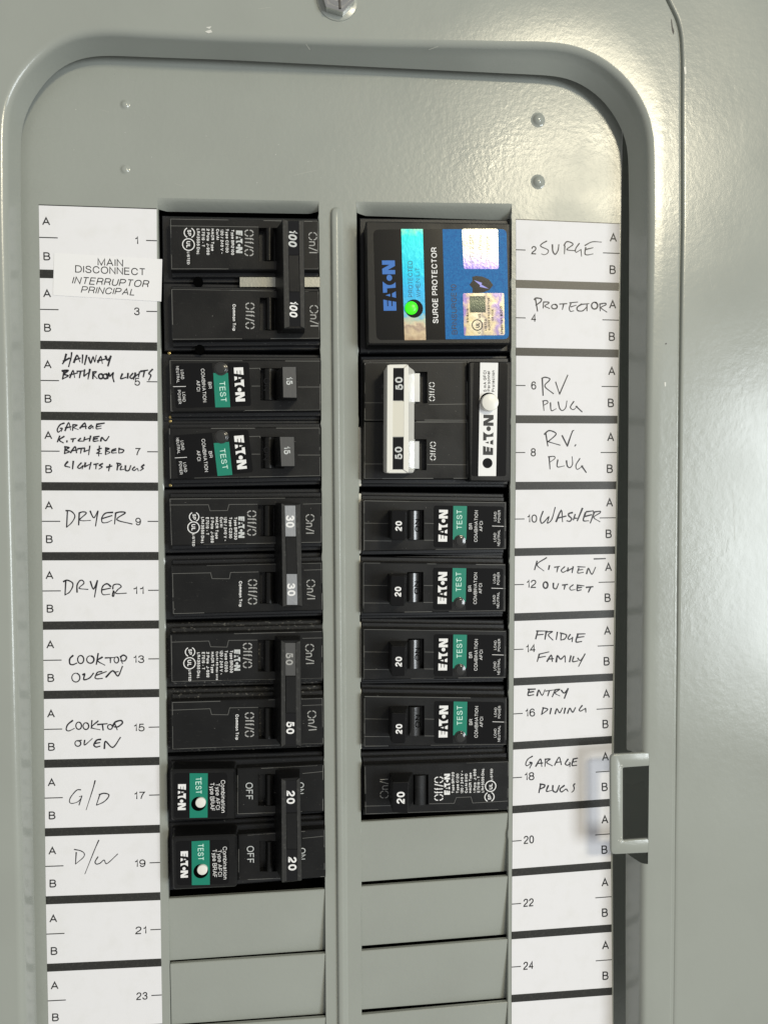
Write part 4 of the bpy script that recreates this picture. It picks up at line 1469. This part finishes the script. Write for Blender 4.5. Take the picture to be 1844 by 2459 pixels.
z = Z(370, 820, 3.6065)
LW = FW + .16
LT = LW + .03
for i, d in enumerate((
        dict(lab='black 15 amp arc fault breaker with squarely placed label next to HALLWAY BATHROOM LIGHTS', face=[(130, 155), (1445, 160), (1445, 600), (140, 610)],
             hole=box4(920, 230, 1135, 510), rock=(945, 236, 1050, 505), lq=[(160, 190), (820, 180), (840, 555), (190, 575)], gq=[(512, 268), (640, 262), (660, 568), (530, 570)],
             nq=[(502, 186), (640, 180), (642, 270), (512, 272)], btn=(578, 235), top=[(1108, 213), (1232, 213), (1240, 490), (1115, 488)], foot=1045, num=((1142, 305), (1146, 375)), onp=((950, 312), (950, 425)),
             logo=((690, 225), (708, 520), 80), test=((562, 345), (578, 525), 50),
             tx=[('BR', (468, 350), (472, 408), 28), ('COMBINATION', (405, 235), (425, 525), 30), ('AFCI', (365, 337), (370, 430), 30), ('LOAD', (230, 245), (235, 325), 25), ('NEUTRAL', (190, 213), (197, 358), 24),
                 ('LOAD', (245, 438), (248, 520), 25), ('POWER', (203, 420), (212, 540), 25)], ln=[(165, 390), (275, 388)], term=[(130, 100), (140, 655)], plate='graphite_plate'),
        dict(lab='black 15 amp arc fault breaker with crooked peeling label next to GARAGE KITCHEN', face=[(125, 745), (1440, 740), (1445, 1170), (135, 1195)],
             hole=box4(925, 825, 1125, 1100), rock=(945, 830, 1045, 1095), lq=[(165, 815), (815, 762), (857, 1130), (210, 1190)], gq=[(515, 870), (648, 858), (678, 1155), (550, 1165)],
             nq=[(500, 790), (645, 775), (650, 868), (515, 880)], btn=(583, 825), top=[(1085, 820), (1216, 820), (1222, 1084), (1098, 1084)], foot=1035, num=((1120, 908), (1126, 978)), onp=((950, 910), (950, 1025)),
             logo=((692, 818), (722, 1108), 82), test=((565, 930), (592, 1110), 48),
             tx=[('BR', (472, 952), (480, 1008), 28), ('COMBINATION', (410, 845), (440, 1130), 30), ('AFCI', (367, 945), (375, 1035), 30), ('LOAD', (230, 860), (238, 940), 25), ('NEUTRAL', (190, 835), (203, 973), 24),
                 ('LOAD', (252, 1050), (262, 1132), 25), ('POWER', (213, 1040), (223, 1152), 25)], ln=[(180, 1008), (285, 1002)], term=[(140, 690), (140, 1245)], plate='graphite_plate'))):
    t = Thing('circuit_breaker', d['lab'], 'circuit breaker', at=base_at(z(780, 380 + 590 * i)), group='circuit breakers')
    f, q = face(t, z, d['face'], d['hole'])
    body(t, q, 3.4, .05, up=3.0, dn=3.0)
    rocker(t, z, *d['rock'])
    m = MB()
    write(m, 'ON', z(*d['onp'][0]), z(*d['onp'][1]), 50 / 3.6065, FW + .75, .16)
    m.build('embossed_text', 'black_gloss', t)
    h, _ = lever(t, z, d['top'], d['foot'], 12.5, m='black_plastic', side='L')
    k = d['top']
    plate_on(h, t, z, [(k[0][0] + 5, k[0][1] + 5), (k[1][0] - 5, k[1][1] + 5), (k[2][0] - 5, k[2][1] - 5), (k[3][0] + 5, k[3][1] - 5)], 12.58, d['plate'], 'handle_face', th=.1)
    txt(h, t, z, '15', *d['num'], 54, 12.64, 'pale_print', .2, .16, name='printed_rating')
    lab = plate_on(None, t, z, d['lq'], LW, 'black_label', 'rating_label', th=.2, r=.9)
    plate_on(lab, t, z, d['gq'], LT - .005, 'green_print', 'green_band', th=.1, b=0)
    plate_on(lab, t, z, d['nq'], LT, 'black_plastic', 'button_notch', th=.1, b=0)
    test_button(t, z, d['btn'], 58, LT)
    mark(lab, t, z, *d['logo'], LT + .02)
    txt(lab, t, z, 'TEST', *d['test'], LT + .03, 'mint_print', .125, .14)
    label_print_L(lab, t, z, LT, d['tx'])
    m = MB()
    line(m, z, d['ln'], 1.2, LT)
    m.build('printed_line', 'white_print', t, parent=lab)
    fy = d['face'][0][1]
    seam(f, t, z, [(845, fy + 230), (918, fy + 230)])
    seam(f, t, z, [(1245, fy + 238), (1440, fy + 238)])
    seam(f, t, z, [(825, fy + 78), (915, fy + 75), (920, fy + 90)])
    terminals(t, z, d['term'])

# ---- 30 A and 50 A two-pole
for i, d in enumerate((
        dict(z=Z(370, 1160, 3.6065), lab='black two pole breaker with silver 30 plates on its tie handle next to DRYER',
             fa=[(130, 130), (1450, 120), (1455, 520), (145, 545)], fb=[(150, 715), (1455, 685), (1465, 1105), (160, 1140)], ha=box4(900, 190, 1060, 462), hb=box4(915, 770, 1065, 1045),
             ra=(945, 195, 1030, 455), rb=(958, 776, 1040, 1040), top=[(1100, 172), (1270, 178), (1285, 1072), (1112, 1078)], foot=1042,
             win=[[(1132, 195), (1225, 195), (1228, 462), (1138, 462)], [(1148, 788), (1240, 788), (1243, 1056), (1150, 1056)]], mid=[(1140, 470), (1233, 470), (1237, 784), (1145, 784)],
             pm=['silver_plate', 'silver_plate'], nm=[('30', (1142, 280), (1142, 385), 72, 'white_print', 0), ('30', (1152, 870), (1156, 980), 68, 'white_print', 0)],
             off=[((805, 238), (805, 455)), ((812, 835), (812, 1052))], on=[((1312, 270), (1312, 438)), ((1318, 838), (1322, 1008))], logo=((730, 290), (730, 475), 52),
             tx=[('Type BR230', (694, 295), (694, 490)), ('Type C230', (650, 295), (650, 478)), ('120 / 240 V ~', (605, 293), (605, 503)), ('Cu/Al', (570, 295), (570, 382)), ('HACR Type', (531, 295), (531, 483)),
                 ('2 Pole  J-969', (491, 295), (491, 518)), ('E7819 - T', (449, 297), (449, 450)), ('LR43556 Disj.', (408, 295), (408, 525)), ('LISTED', (331, 440), (331, 547), 21)],
             s1=(347, 293), s2=(342, 385), ct=((735, 850), (735, 1072)), seams=[[(135, 190), (470, 188), (485, 240), (635, 238), (650, 185), (895, 183)], [(1290, 182), (1452, 178)],
                                                                             [(155, 785), (490, 778), (502, 828), (652, 830), (662, 775), (905, 770)], [(1298, 755), (1458, 750)]], bm='black_shoulder'),
        dict(z=Z(370, 1480, 3.6065), lab='dusty black two pole 50 amp breaker next to COOKTOP OVEN',
             fa=[(140, 158), (1460, 125), (1465, 545), (148, 575)], fb=[(150, 740), (1465, 705), (1470, 1110), (155, 1160)], ha=box4(900, 205, 1060, 480), hb=box4(905, 790, 1055, 1065),
             ra=(948, 208, 1035, 476), rb=(950, 796, 1028, 1060), top=[(1098, 210), (1270, 208), (1276, 1132), (1098, 1140)], foot=1035,
             win=[[(1135, 232), (1226, 232), (1228, 515), (1138, 515)], [(1138, 842), (1228, 842), (1228, 1112), (1138, 1112)]], mid=[(1140, 522), (1232, 522), (1235, 838), (1140, 838)],
             pm=['graphite_plate', 'black_gloss'], nm=[('50', (1140, 318), (1140, 425), 62, 'grey_print', 0), ('50', (1145, 915), (1145, 1022), 68, 'white_print', 0)],
             off=[((768, 233), (768, 450)), ((785, 835), (785, 1048))], on=[((1308, 243), (1312, 415)), ((1325, 822), (1335, 992))], logo=((693, 290), (693, 473), 52),
             tx=[('Type BR250', (657, 297), (657, 490)), ('Type C250', (612, 297), (612, 483)), ('120 / 240 V ~', (570, 297), (570, 507)), ('Cu/Al #6 max wire', (536, 307), (536, 553), 20), ('HACR Type', (493, 310), (493, 492)),
                 ('2 Pole  J-969', (453, 310), (453, 530)), ('E7819 - T', (414, 312), (414, 463)), ('LR43556 Disj.', (373, 315), (373, 540)), ('LISTED', (299, 465), (299, 563), 21)],
             s1=(312, 310), s2=(307, 408), ct=((705, 852), (705, 1072)), seams=[[(150, 225), (475, 215), (490, 265), (632, 268), (645, 210), (895, 207)], [(1285, 192), (1455, 188)],
                                                                             [(155, 815), (485, 802), (498, 853), (640, 855), (655, 795), (900, 790)], [(1285, 775), (1460, 768)]], bm='black_dusty'))):
    z = d['z']
    t = Thing('circuit_breaker', d['lab'], 'circuit breaker', at=base_at(z(780, 630)), group='circuit breakers')
    f1, q1 = face(t, z, d['fa'], d['ha'])
    f2, q2 = face(t, z, d['fb'], d['hb'])
    body(t, q1, 3.4, .05, up=3.1, dn=3.2, m=d['bm'])
    body(t, q2, 3.4, .05, up=3.2, dn=3.0, m=d['bm'])
    rocker(t, z, *d['ra'])
    rocker(t, z, *d['rb'])
    tie_handle(t, z, d['top'], d['foot'], d['win'], d['mid'], d['pm'], d['nm'])
    for f, o_, n_ in ((f1, d['off'][0], d['on'][0]), (f2, d['off'][1], d['on'][1])):
        txt(f, t, z, '%ff/%', *o_, 80, TW, 'grey_print', .125, .12)
        txt(f, t, z, '%n/I', *n_, 76, TW, 'grey_print', .115, .12)
    mark(f1, t, z, *d['logo'], TW, 'pale_print')
    print_block(f1, t, z, d['tx'], None)
    seal(f1, t, z, d['s1'], 41, 'SP', TW, split=True)
    seal(f1, t, z, d['s2'], 50, 'UL', TW)
    txt(f2, t, z, 'Common Trip', *d['ct'], 27, TW, 'white_print', .19, .18)
    for j, s in enumerate(d['seams']):
        seam(f1 if j < 2 else f2, t, z, s)

# ---- 20 A two-pole arc-fault breaker with raised test boxes
z = Z(370, 1800, 3.6065)
t = Thing('circuit_breaker', 'black two pole 20 amp breaker with two white test buttons on green bands', 'circuit breaker', at=base_at(z(780, 650)), group='circuit breakers')
XW = FW + 4.0
for i, d in enumerate((
        dict(face=[(715, 168), (1470, 130), (1470, 540), (715, 568)], hole=box4(900, 215, 1060, 490), rock=(960, 220, 1035, 480), box=[(140, 178), (700, 172), (705, 610), (148, 622)],
             lq=[(172, 210), (633, 205), (632, 590), (172, 595)], gq=[(308, 208), (465, 208), (463, 592), (308, 595)], hole_c=(385, 473), btn=(402, 466), logo=((208, 303), (205, 528), 66), test=((358, 243), (360, 388), 50),
             tx=[('Combination', (578, 268), (582, 550), 36), ('Type AFCI', (533, 295), (535, 525), 34), ('Type BRAF', (484, 290), (487, 535), 36)], off=((793, 290), (793, 440)), on=((1237, 288), (1237, 388))),
        dict(face=[(725, 742), (1480, 692), (1485, 1110), (725, 1140)], hole=box4(915, 795, 1062, 1060), rock=(965, 798, 1035, 1055), box=[(152, 762), (712, 740), (718, 1195), (162, 1222)],
             lq=[(187, 800), (650, 788), (648, 1165), (197, 1180)], gq=[(325, 798), (480, 790), (483, 1175), (327, 1178)], hole_c=(405, 1057), btn=(417, 1049), logo=((230, 885), (230, 1115), 61), test=((378, 820), (380, 965), 48),
             tx=[('Combination', (595, 845), (600, 1128), 34), ('Type AFCI', (550, 872), (555, 1103), 33), ('Type BRAF', (505, 868), (508, 1112), 35)], off=((803, 840), (803, 990)), on=((1250, 857), (1250, 957))))):
    f, q = face(t, z, d['face'], d['hole'])
    bq = quad(z, [d['box'][0], d['face'][1], d['face'][2], d['box'][3]], FW)
    body(t, bq, 2.6, .05, up=3.0, dn=3.0, m='black_shoulder')
    rocker(t, z, *d['rock'])
    mb = MB()
    mb.prism(rounded(quad(z, d['box'], XW), 1.2, 4), BW + 1, XW, .55, .3)
    bx = mb.build('test_box', 'black_plastic', t, smooth=25)
    lab = plate_on(bx, t, z, d['lq'], XW + .12, 'black_label', 'rating_label', th=.2, r=1.2)
    plate_on(bx, t, z, d['gq'], XW + .15, 'green_print', 'green_band', th=.1, b=0)
    mb = MB()
    mb.disc(U(z(*d['hole_c']), XW + .17), 62 / 23.4, XW, XW + .18, .02, 28)
    mb.build('button_hole_shade', 'void_black', t, parent=bx)  # flat black disc, the shade of the hole put into its colour
    mb = MB()
    mb.disc(U(z(*d['btn']), XW + 1.1), 44 / 23.6, XW, XW + 1.1, .3, 28)
    mb.build('test_button', 'white_plastic', t, smooth=40)
    mark(bx, t, z, *d['logo'], XW + .18)
    txt(bx, t, z, 'TEST', *d['test'], XW + .19, 'mint_print', .125, .14)
    for s, a, b, h in d['tx']:
        txt(bx, t, z, s, a, b, h, XW + .18, 'white_print', .12, .12)
    txt(f, t, z, 'OFF', *d['off'], 60, TW, 'pale_print', .12, .16)
    txt(f, t, z, 'ON', *d['on'], 60, TW, 'pale_print', .12, .16)
    fy = d['face'][1][1]
    seam(f, t, z, [(1285, fy + 80), (1465, fy + 62)])
tie_handle(t, z, [(1100, 255), (1265, 246), (1280, 1140), (1105, 1158)], 1040,
           [[(1140, 275), (1234, 270), (1236, 548), (1142, 550)], [(1145, 868), (1240, 868), (1242, 1135), (1148, 1140)]],
           [(1142, 556), (1236, 554), (1240, 864), (1146, 864)], ['black_gloss', 'black_gloss'],
           [('20', (1148, 360), (1148, 475), 70, 'white_print', 0), ('20', (1162, 935), (1162, 1052), 70, 'white_print', 0)])

# ---- surge protector
z = Z(830, 470, 3.6065)
t = Thing('surge_protector', 'black surge protector block with blue and holographic label and glowing green light', 'surge protector', at=base_at(z(800, 750)))
SWH = 8.0
mb = MB()
q = quad(z, [(172, 215), (1425, 235), (1428, 1283), (190, 1288)], SWH)
mb.prism(rounded(q, .9, 3), -14, SWH, .5, 0)
blk = mb.build('housing', 'black_plastic', t, smooth=25)
mb = MB()
qb = quad(z, [(120, 190), (1420, 205), (1420, 1350), (120, 1365)], BW)
mb.prism(qb, -14, BW, .4)
mb.build('body', 'black_shoulder', t)
lab = plate_on(None, t, z, [(240, 290), (1393, 285), (1415, 1240), (268, 1246)], SWH + .1, 'black_label', 'rating_label', th=.2, r=2.0)
mb = MB()
qq = quad(z, [(838, 287), (1393, 287), (1414, 1240), (865, 1241)], SWH + .13)
rr = [qq[0]]
for i, r in ((1, 2.0), (2, 2.0)):
    p0, p1, p2 = qq[i - 1], qq[i], qq[(i + 1) % 4]
    a, c = p1 + (p0 - p1).normalized() * r, p1 + (p2 - p1).normalized() * r
    rr += [a * (1 - k / 5) ** 2 + p1 * 2 * (k / 5) * (1 - k / 5) + c * (k / 5) ** 2 for k in range(6)]
rr.append(qq[3])
mb.prism(rr, SWH + .05, SWH + .13, 0)
mb.build('blue_field', 'blue_label', t, parent=lab)
plate_on(lab, t, z, [(480, 285), (668, 285), (695, 1248), (510, 1250)], SWH + .14, 'foil_strip', 'holographic_band', th=.05, b=0)
plate_on(lab, t, z, [(1005, 283), (1318, 283), (1326, 632), (1022, 632)], SWH + .17, 'foil_pale', 'holographic_patch', th=.05, b=0, r=.9)
plate_on(lab, t, z, [(1015, 842), (1370, 840), (1378, 1205), (1025, 1210)], SWH + .17, 'foil_gold', 'holographic_patch', th=.05, b=0, r=.6)
plate_on(lab, t, z, [(1072, 868), (1208, 866), (1212, 1008), (1076, 1010)], SWH + .19, 'foil_dark', 'dark_patch', th=.03, b=0)
sw = SWH + .17
mark(lab, t, z, (440, 993), (425, 558), 113, sw, 'blue_print')
txt(lab, t, z, 'PROTECTED', (583, 875), (578, 562), 40, sw, 'dark_teal_print', .1, .16)
txt(lab, t, z, 'WHEN LIT', (648, 875), (640, 618), 38, sw, 'dark_teal_print', .1, .16)
txt(lab, t, z, 'SURGE PROTECTOR', (803, 1103), (788, 445), 50, sw, 'white_print', .16, .15)
txt(lab, t, z, 'BRNSURGE10', (968, 1200), (958, 765), 48, sw, 'navy_print', .13, .15)
for s, a, b, h in (('TYPE 2 SPD', (1112, 585), (1105, 335), 34), ('AC Power', (1185, 550), (1180, 330), 32), ('Protection', (1245, 560), (1240, 345), 30)):
    txt(lab, t, z, s, a, b, h, SWH + .2, 'tan_print', .1, .18)
mb = MB()
mb.f.append(tuple(mb.add([(*U(z(*p), sw), sw) for p in [(1072, 768), (1098, 735), (1095, 700), (1130, 692), (1185, 698), (1240, 722), (1278, 772), (1242, 815), (1190, 836), (1135, 842), (1098, 838), (1100, 800)]])))
sh = mb.build('shield_emblem', 'black_label', t, parent=lab)
mb = MB()
mb.f.append(tuple(mb.add([(*U(z(*p), sw + .02), sw + .02) for p in [(1110, 728), (1180, 752), (1176, 768), (1238, 803), (1160, 786), (1164, 772)]])))
mb.build('bolt_emblem', 'lilac_print', t, parent=lab)
m = MB()
ring(m, z(1140, 1118), 44 / 3.6065, 8 / 3.6065, SWH + .21)
write(m, 'UL', z(1160, 1140), z(1160, 1096), 36 / 3.6065, SWH + .21, .2, .2)
m.build('approval_mark', 'ink', t, parent=lab)
for s, a, b, h, wt in (('C', (1168, 1192), (1168, 1175), 20, .18), ('US', (1168, 1058), (1168, 1022), 22, .18), ('LISTED', (1222, 1165), (1220, 1068), 20, .18), ('SURGE PROTECTIVE', (1252, 1165), (1246, 880), 17, .18),
                       ('DEVICE', (1280, 1078), (1280, 980), 17, .18), ('E316410', (1066, 1095), (1064, 975), 18, .2), ('@2013', (1360, 1042), (1356, 955), 22, .2), ('57665774C', (1364, 1195), (1361, 1052), 20, .2)):
    txt(lab, t, z, s, a, b, h, SWH + .22, 'ink', wt, .2)
mb = MB()
mb.disc(U(z(592, 975), SWH + .2), 80 / 24, SWH, SWH + .2, .02, 30)
mb.build('lamp_hole', 'black_gloss', t)
mb = MB()
mb.disc(U(z(572, 965), SWH + 1.4), 57 / 24.2, SWH, SWH + .9, .3, 28, dome=.6)
mb.build('green_lamp', 'led_green', t, smooth=50)

# ---- 50 A ground-fault breaker with white handle
z = Z(830, 820, 3.6065)
t = Thing('circuit_breaker', 'black two pole 50 amp breaker with white tie handle and round white button', 'circuit breaker', at=base_at(z(780, 680)), group='circuit breakers')
fa, qa = face(t, z, [(160, 176), (1055, 168), (1062, 688), (158, 688)], box4(575, 260, 708, 535))
fb, qb = face(t, z, [(158, 690), (1062, 690), (1064, 1192), (155, 1195)], box4(570, 845, 700, 1115))
body(t, [qa[0], quad(z, [(1430, 168)], FW)[0], quad(z, [(1425, 1200)], FW)[0], qb[3]], .9, .1, up=3.0, dn=2.8)
GW = FW + 3.0
mb = MB()
mb.prism(rounded(quad(z, [(1068, 172), (1434, 172), (1424, 1214), (1076, 1210)], GW), .8, 3), BW, GW, .45, .2)
bx = mb.build('module_cover', 'black_plastic', t, smooth=25)
lab = plate_on(bx, t, z, [(1108, 184), (1402, 186), (1388, 1166), (1090, 1166)], GW + .1, 'black_label', 'rating_label', th=.2, r=.9)
plate_on(bx, t, z, [(1165, 181), (1320, 183), (1302, 1165), (1148, 1165)], GW + .13, 'white_print', 'white_band', th=.05, b=0)
mark(bx, t, z, (1276, 983), (1281, 635), 90, GW + .16, 'ink')
for s, a, b in (('5 mA GFCI', (1219, 435), (1218, 250)), ('Personnel', (1252, 430), (1250, 255)), ('Protection', (1290, 435), (1290, 250))):
    txt(bx, t, z, s, a, b, 27, GW + .16, 'ink', .17, .15)
mb = MB()
mb.disc(U(z(1238, 520), GW + .14), 82 / 24, GW, GW + .15, .02, 30)
mb.build('button_hole_shade', 'void_black', t, parent=bx)  # flat black disc paints the shadow beside the raised button
mb = MB()
mb.disc(U(z(1253, 525), GW + 3.0), 77 / 24, GW, GW + 3.0, .35, 32)
mb.build('test_button', 'white_plastic', t, smooth=40)
mb = MB()
mb.disc(U(z(1228, 1053), GW + .16), 46 / 24, GW, GW + .16, .02, 26)
mb.build('status_window', 'black_gloss', t, parent=bx)
for y0, y1, x0, x1 in ((270, 525, 585, 645), (860, 1105, 580, 640)):
    mb = MB()
    mb.prism(quad(z, box4(x0, y0, x1, y1), FW - .2), FW - 4, FW - .2, .2)
    mb.build('steel_lever', 'steel_lever', t)
for f, a, b in ((fa, (772, 515), (770, 352)), (fb, (780, 1028), (780, 868))):
    txt(f, t, z, '%ff/%', a, b, 50, TW, 'white_print', .12, .12)
for f, a, b in ((fa, (360, 502), (358, 376)), (fb, (365, 1015), (363, 890))):
    txt(f, t, z, '%n/I', a, b, 46, TW, 'dim_print', .11, .12)
tie_handle(t, z, [(358, 198), (545, 195), (545, 1140), (353, 1140)], 606,
           [[(412, 228), (505, 228), (505, 512), (410, 512)], [(408, 828), (502, 828), (500, 1108), (406, 1108)]],
           [(402, 518), (505, 518), (503, 825), (400, 825)], ['black_gloss', 'black_gloss'],
           [('50', (498, 418), (492, 305), 66, 'pale_print', 0), ('50', (491, 1020), (488, 910), 64, 'pale_print', 0)], side='R', m='white_plastic', wt=14.0, frame_m='cream_plastic')
seam(fa, t, z, [(165, 530), (350, 530)])
seam(fa, t, z, [(720, 545), (1050, 540)])
seam(fb, t, z, [(610, 690), (1055, 688)])
seam(fb, t, z, [(160, 1060), (350, 1060)])
seam(fb, t, z, [(705, 1065), (1058, 1068)])
plate_on(None, t, z, [(100, 738), (136, 738), (138, 1255), (100, 1255)], -1.2, 'cream_plastic', 'end_label', th=2.0, b=.3, r=1.0)

# ---- 20 A arc-fault breakers on the even side
zb = Z(830, 1160, 3.6065)
ROW = ((0, 0, 'WASHER', 0), (-6, 539, 'KITCHEN OUTLET', 30), (0, 1116, 'FRIDGE FAMILY', 60), (3, 1697, 'ENTRY DINING', 62))
for ox, oy, nm, hy in ROW:
    z = (lambda ox, oy: (lambda x, y: zb(x + ox, y + oy)))(ox, oy)
    sk = (0, 6, 10, 14)[[r[2] for r in ROW].index(nm)]
    t = Thing('circuit_breaker', 'black 20 amp arc fault breaker with green TEST band next to ' + nm, 'circuit breaker', at=base_at(z(780, 380)), group='circuit breakers')
    f, q = face(t, z, [(152, 145), (1392, 162), (1390, 575), (152, 592)], box4(540, 232, 678, 492))
    body(t, q, .5, .4, up=3.0, dn=3.0)
    rocker(t, z, 545, 240, 655, 488, m='black_barrel', rise=1.3, prof=BAR_P)
    m = MB()
    write(m, 'ON', z(642, 425), z(642, 312), 42 / 3.6065, FW + 1.25, .16)
    m.build('embossed_text', 'void_black', t)
    top = [(400, 238 + hy), (521, 238 + hy), (516, 498 + hy), (395, 496 + hy)]
    h, _ = lever(t, z, top, 552, 13.0, m='black_plastic', side='R')
    plate_on(h, t, z, [(top[0][0] + 6, top[0][1] + 6), (top[1][0] - 6, top[1][1] + 6), (top[2][0] - 6, top[2][1] - 6), (top[3][0] + 6, top[3][1] - 6)], 13.07, 'black_label', 'handle_face', th=.1)
    txt(h, t, z, '20', (486, 415 + hy), (488, 330 + hy), 57, 13.12, 'white_print', .21, .14, name='printed_rating')
    lab = plate_on(None, t, z, [(765, 195), (1370, 203), (1366, 564), (765, 558)], LW, 'black_label', 'rating_label', th=.2, r=1.0)
    plate_on(lab, t, z, [(932, 197), (1050, 199), (1045, 490), (927, 490)], LT - .005, 'green_print', 'green_band', th=.1, b=0)
    plate_on(lab, t, z, [(927, 492), (1045, 492), (1045, 562), (925, 560)], LT - .003, 'black_plastic', 'button_notch', th=.1, b=0)
    test_button(t, z, (988, 500), 52, LT)
    mark(lab, t, z, (878, 508), (885, 232), 77, LT)
    txt(lab, t, z, 'TEST', (1008, 402), (1008, 230), 48, LT + .02, 'mint_print', .125, .14)
    for s, a, b, hh in (('BR', (1095, 400), (1095, 348), 28), ('COMBINATION', (1140, 510), (1145, 237), 29), ('AFCI', (1185, 418), (1187, 330), 28), ('LOAD', (1303, 330), (1307, 250), 22),
                        ('POWER', (1338, 342), (1340, 235), 22), ('LOAD', (1302, 508), (1302, 432), 22), ('NEUTRAL', (1335, 545), (1337, 405), 22)):
        txt(lab, t, z, s, a, b, hh, LT, 'white_print', .115, .16)
    m = MB()
    line(m, z, [(1268, 372), (1368, 375)], 1.2, LT)
    m.build('printed_line', 'white_print', t, parent=lab)
    seam(f, t, z, [(158, 347), (395, 350)])
    seam(f, t, z, [(682, 348), (762, 350)])
    seam(f, t, z, [(158, 500), (396, 502)])
    seam(f, t, z, [(680, 495), (762, 496)])
    seam(f, t, z, [(1372, 375), (1390, 376)])
    plate_on(None, t, z, [(104, 90), (138, 88), (140, 610), (104, 615)], -1.2, 'cream_plastic', 'end_label', th=2.0, b=.3, r=1.2)

# ---- 20 A single-pole
z = Z(830, 1780, 3.6065)
t = Thing('circuit_breaker', 'scuffed black single pole 20 amp breaker above the blank plates next to GARAGE PLUGS', 'circuit breaker', at=base_at(z(780, 420)), group='circuit breakers')
f, q = face(t, z, [(160, 212), (1415, 172), (1410, 598), (165, 640)], box4(585, 290, 716, 552))
body(t, q, 1.0, .1, up=3.2, dn=.9, m='black_shoulder')
rocker(t, z, 598, 294, 712, 548, rise=1.2, prof=BAR_P)
h, _ = lever(t, z, [(408, 360), (545, 358), (541, 632), (405, 624)], 600, 13.0, m='black_plastic', side='R')
plate_on(h, t, z, [(414, 368), (539, 366), (535, 626), (411, 618)], 13.07, 'black_label', 'handle_face', th=.1)
txt(h, t, z, '20', (510, 543), (512, 440), 69, 13.12, 'white_print', .2, .14, name='printed_rating')
txt(f, t, z, '%n/I', (372, 495), (370, 328), 74, TW, 'grey_print', .09, .12)
txt(f, t, z, '%ff/%', (845, 515), (845, 308), 78, TW, 'white_print', .11, .12)
mark(f, t, z, (903, 465), (903, 283), 50, TW + .01, 'white_print')
for s, a, b, *hh in (('Type BR120', (940, 452), (940, 270)), ('Type C120', (980, 452), (980, 283)), ('120 / 240 V ~', (1018, 455), (1018, 257)), ('Cu/Al SWD', (1055, 450), (1055, 283)), ('HACR Type', (1090, 448), (1090, 275)),
                     ('1 Pole  J-969', (1129, 450), (1129, 243)), ('E7819 - T', (1162, 445), (1162, 305)), ('LR43556 Disj.', (1198, 445), (1198, 235)), ('LISTED', (1273, 340), (1273, 240), 20)):
    txt(f, t, z, s, a, b, hh[0] if hh else 23, TW, 'white_print', .19, .18)
seal(f, t, z, (1255, 392), 45, 'UL', TW, left=False)
seal(f, t, z, (1245, 485), 40, 'SP', TW, left=False, split=True)
seam(f, t, z, [(165, 565), (400, 560)])
seam(f, t, z, [(725, 545), (940, 540), (958, 490), (1085, 485), (1100, 538), (1405, 520)])
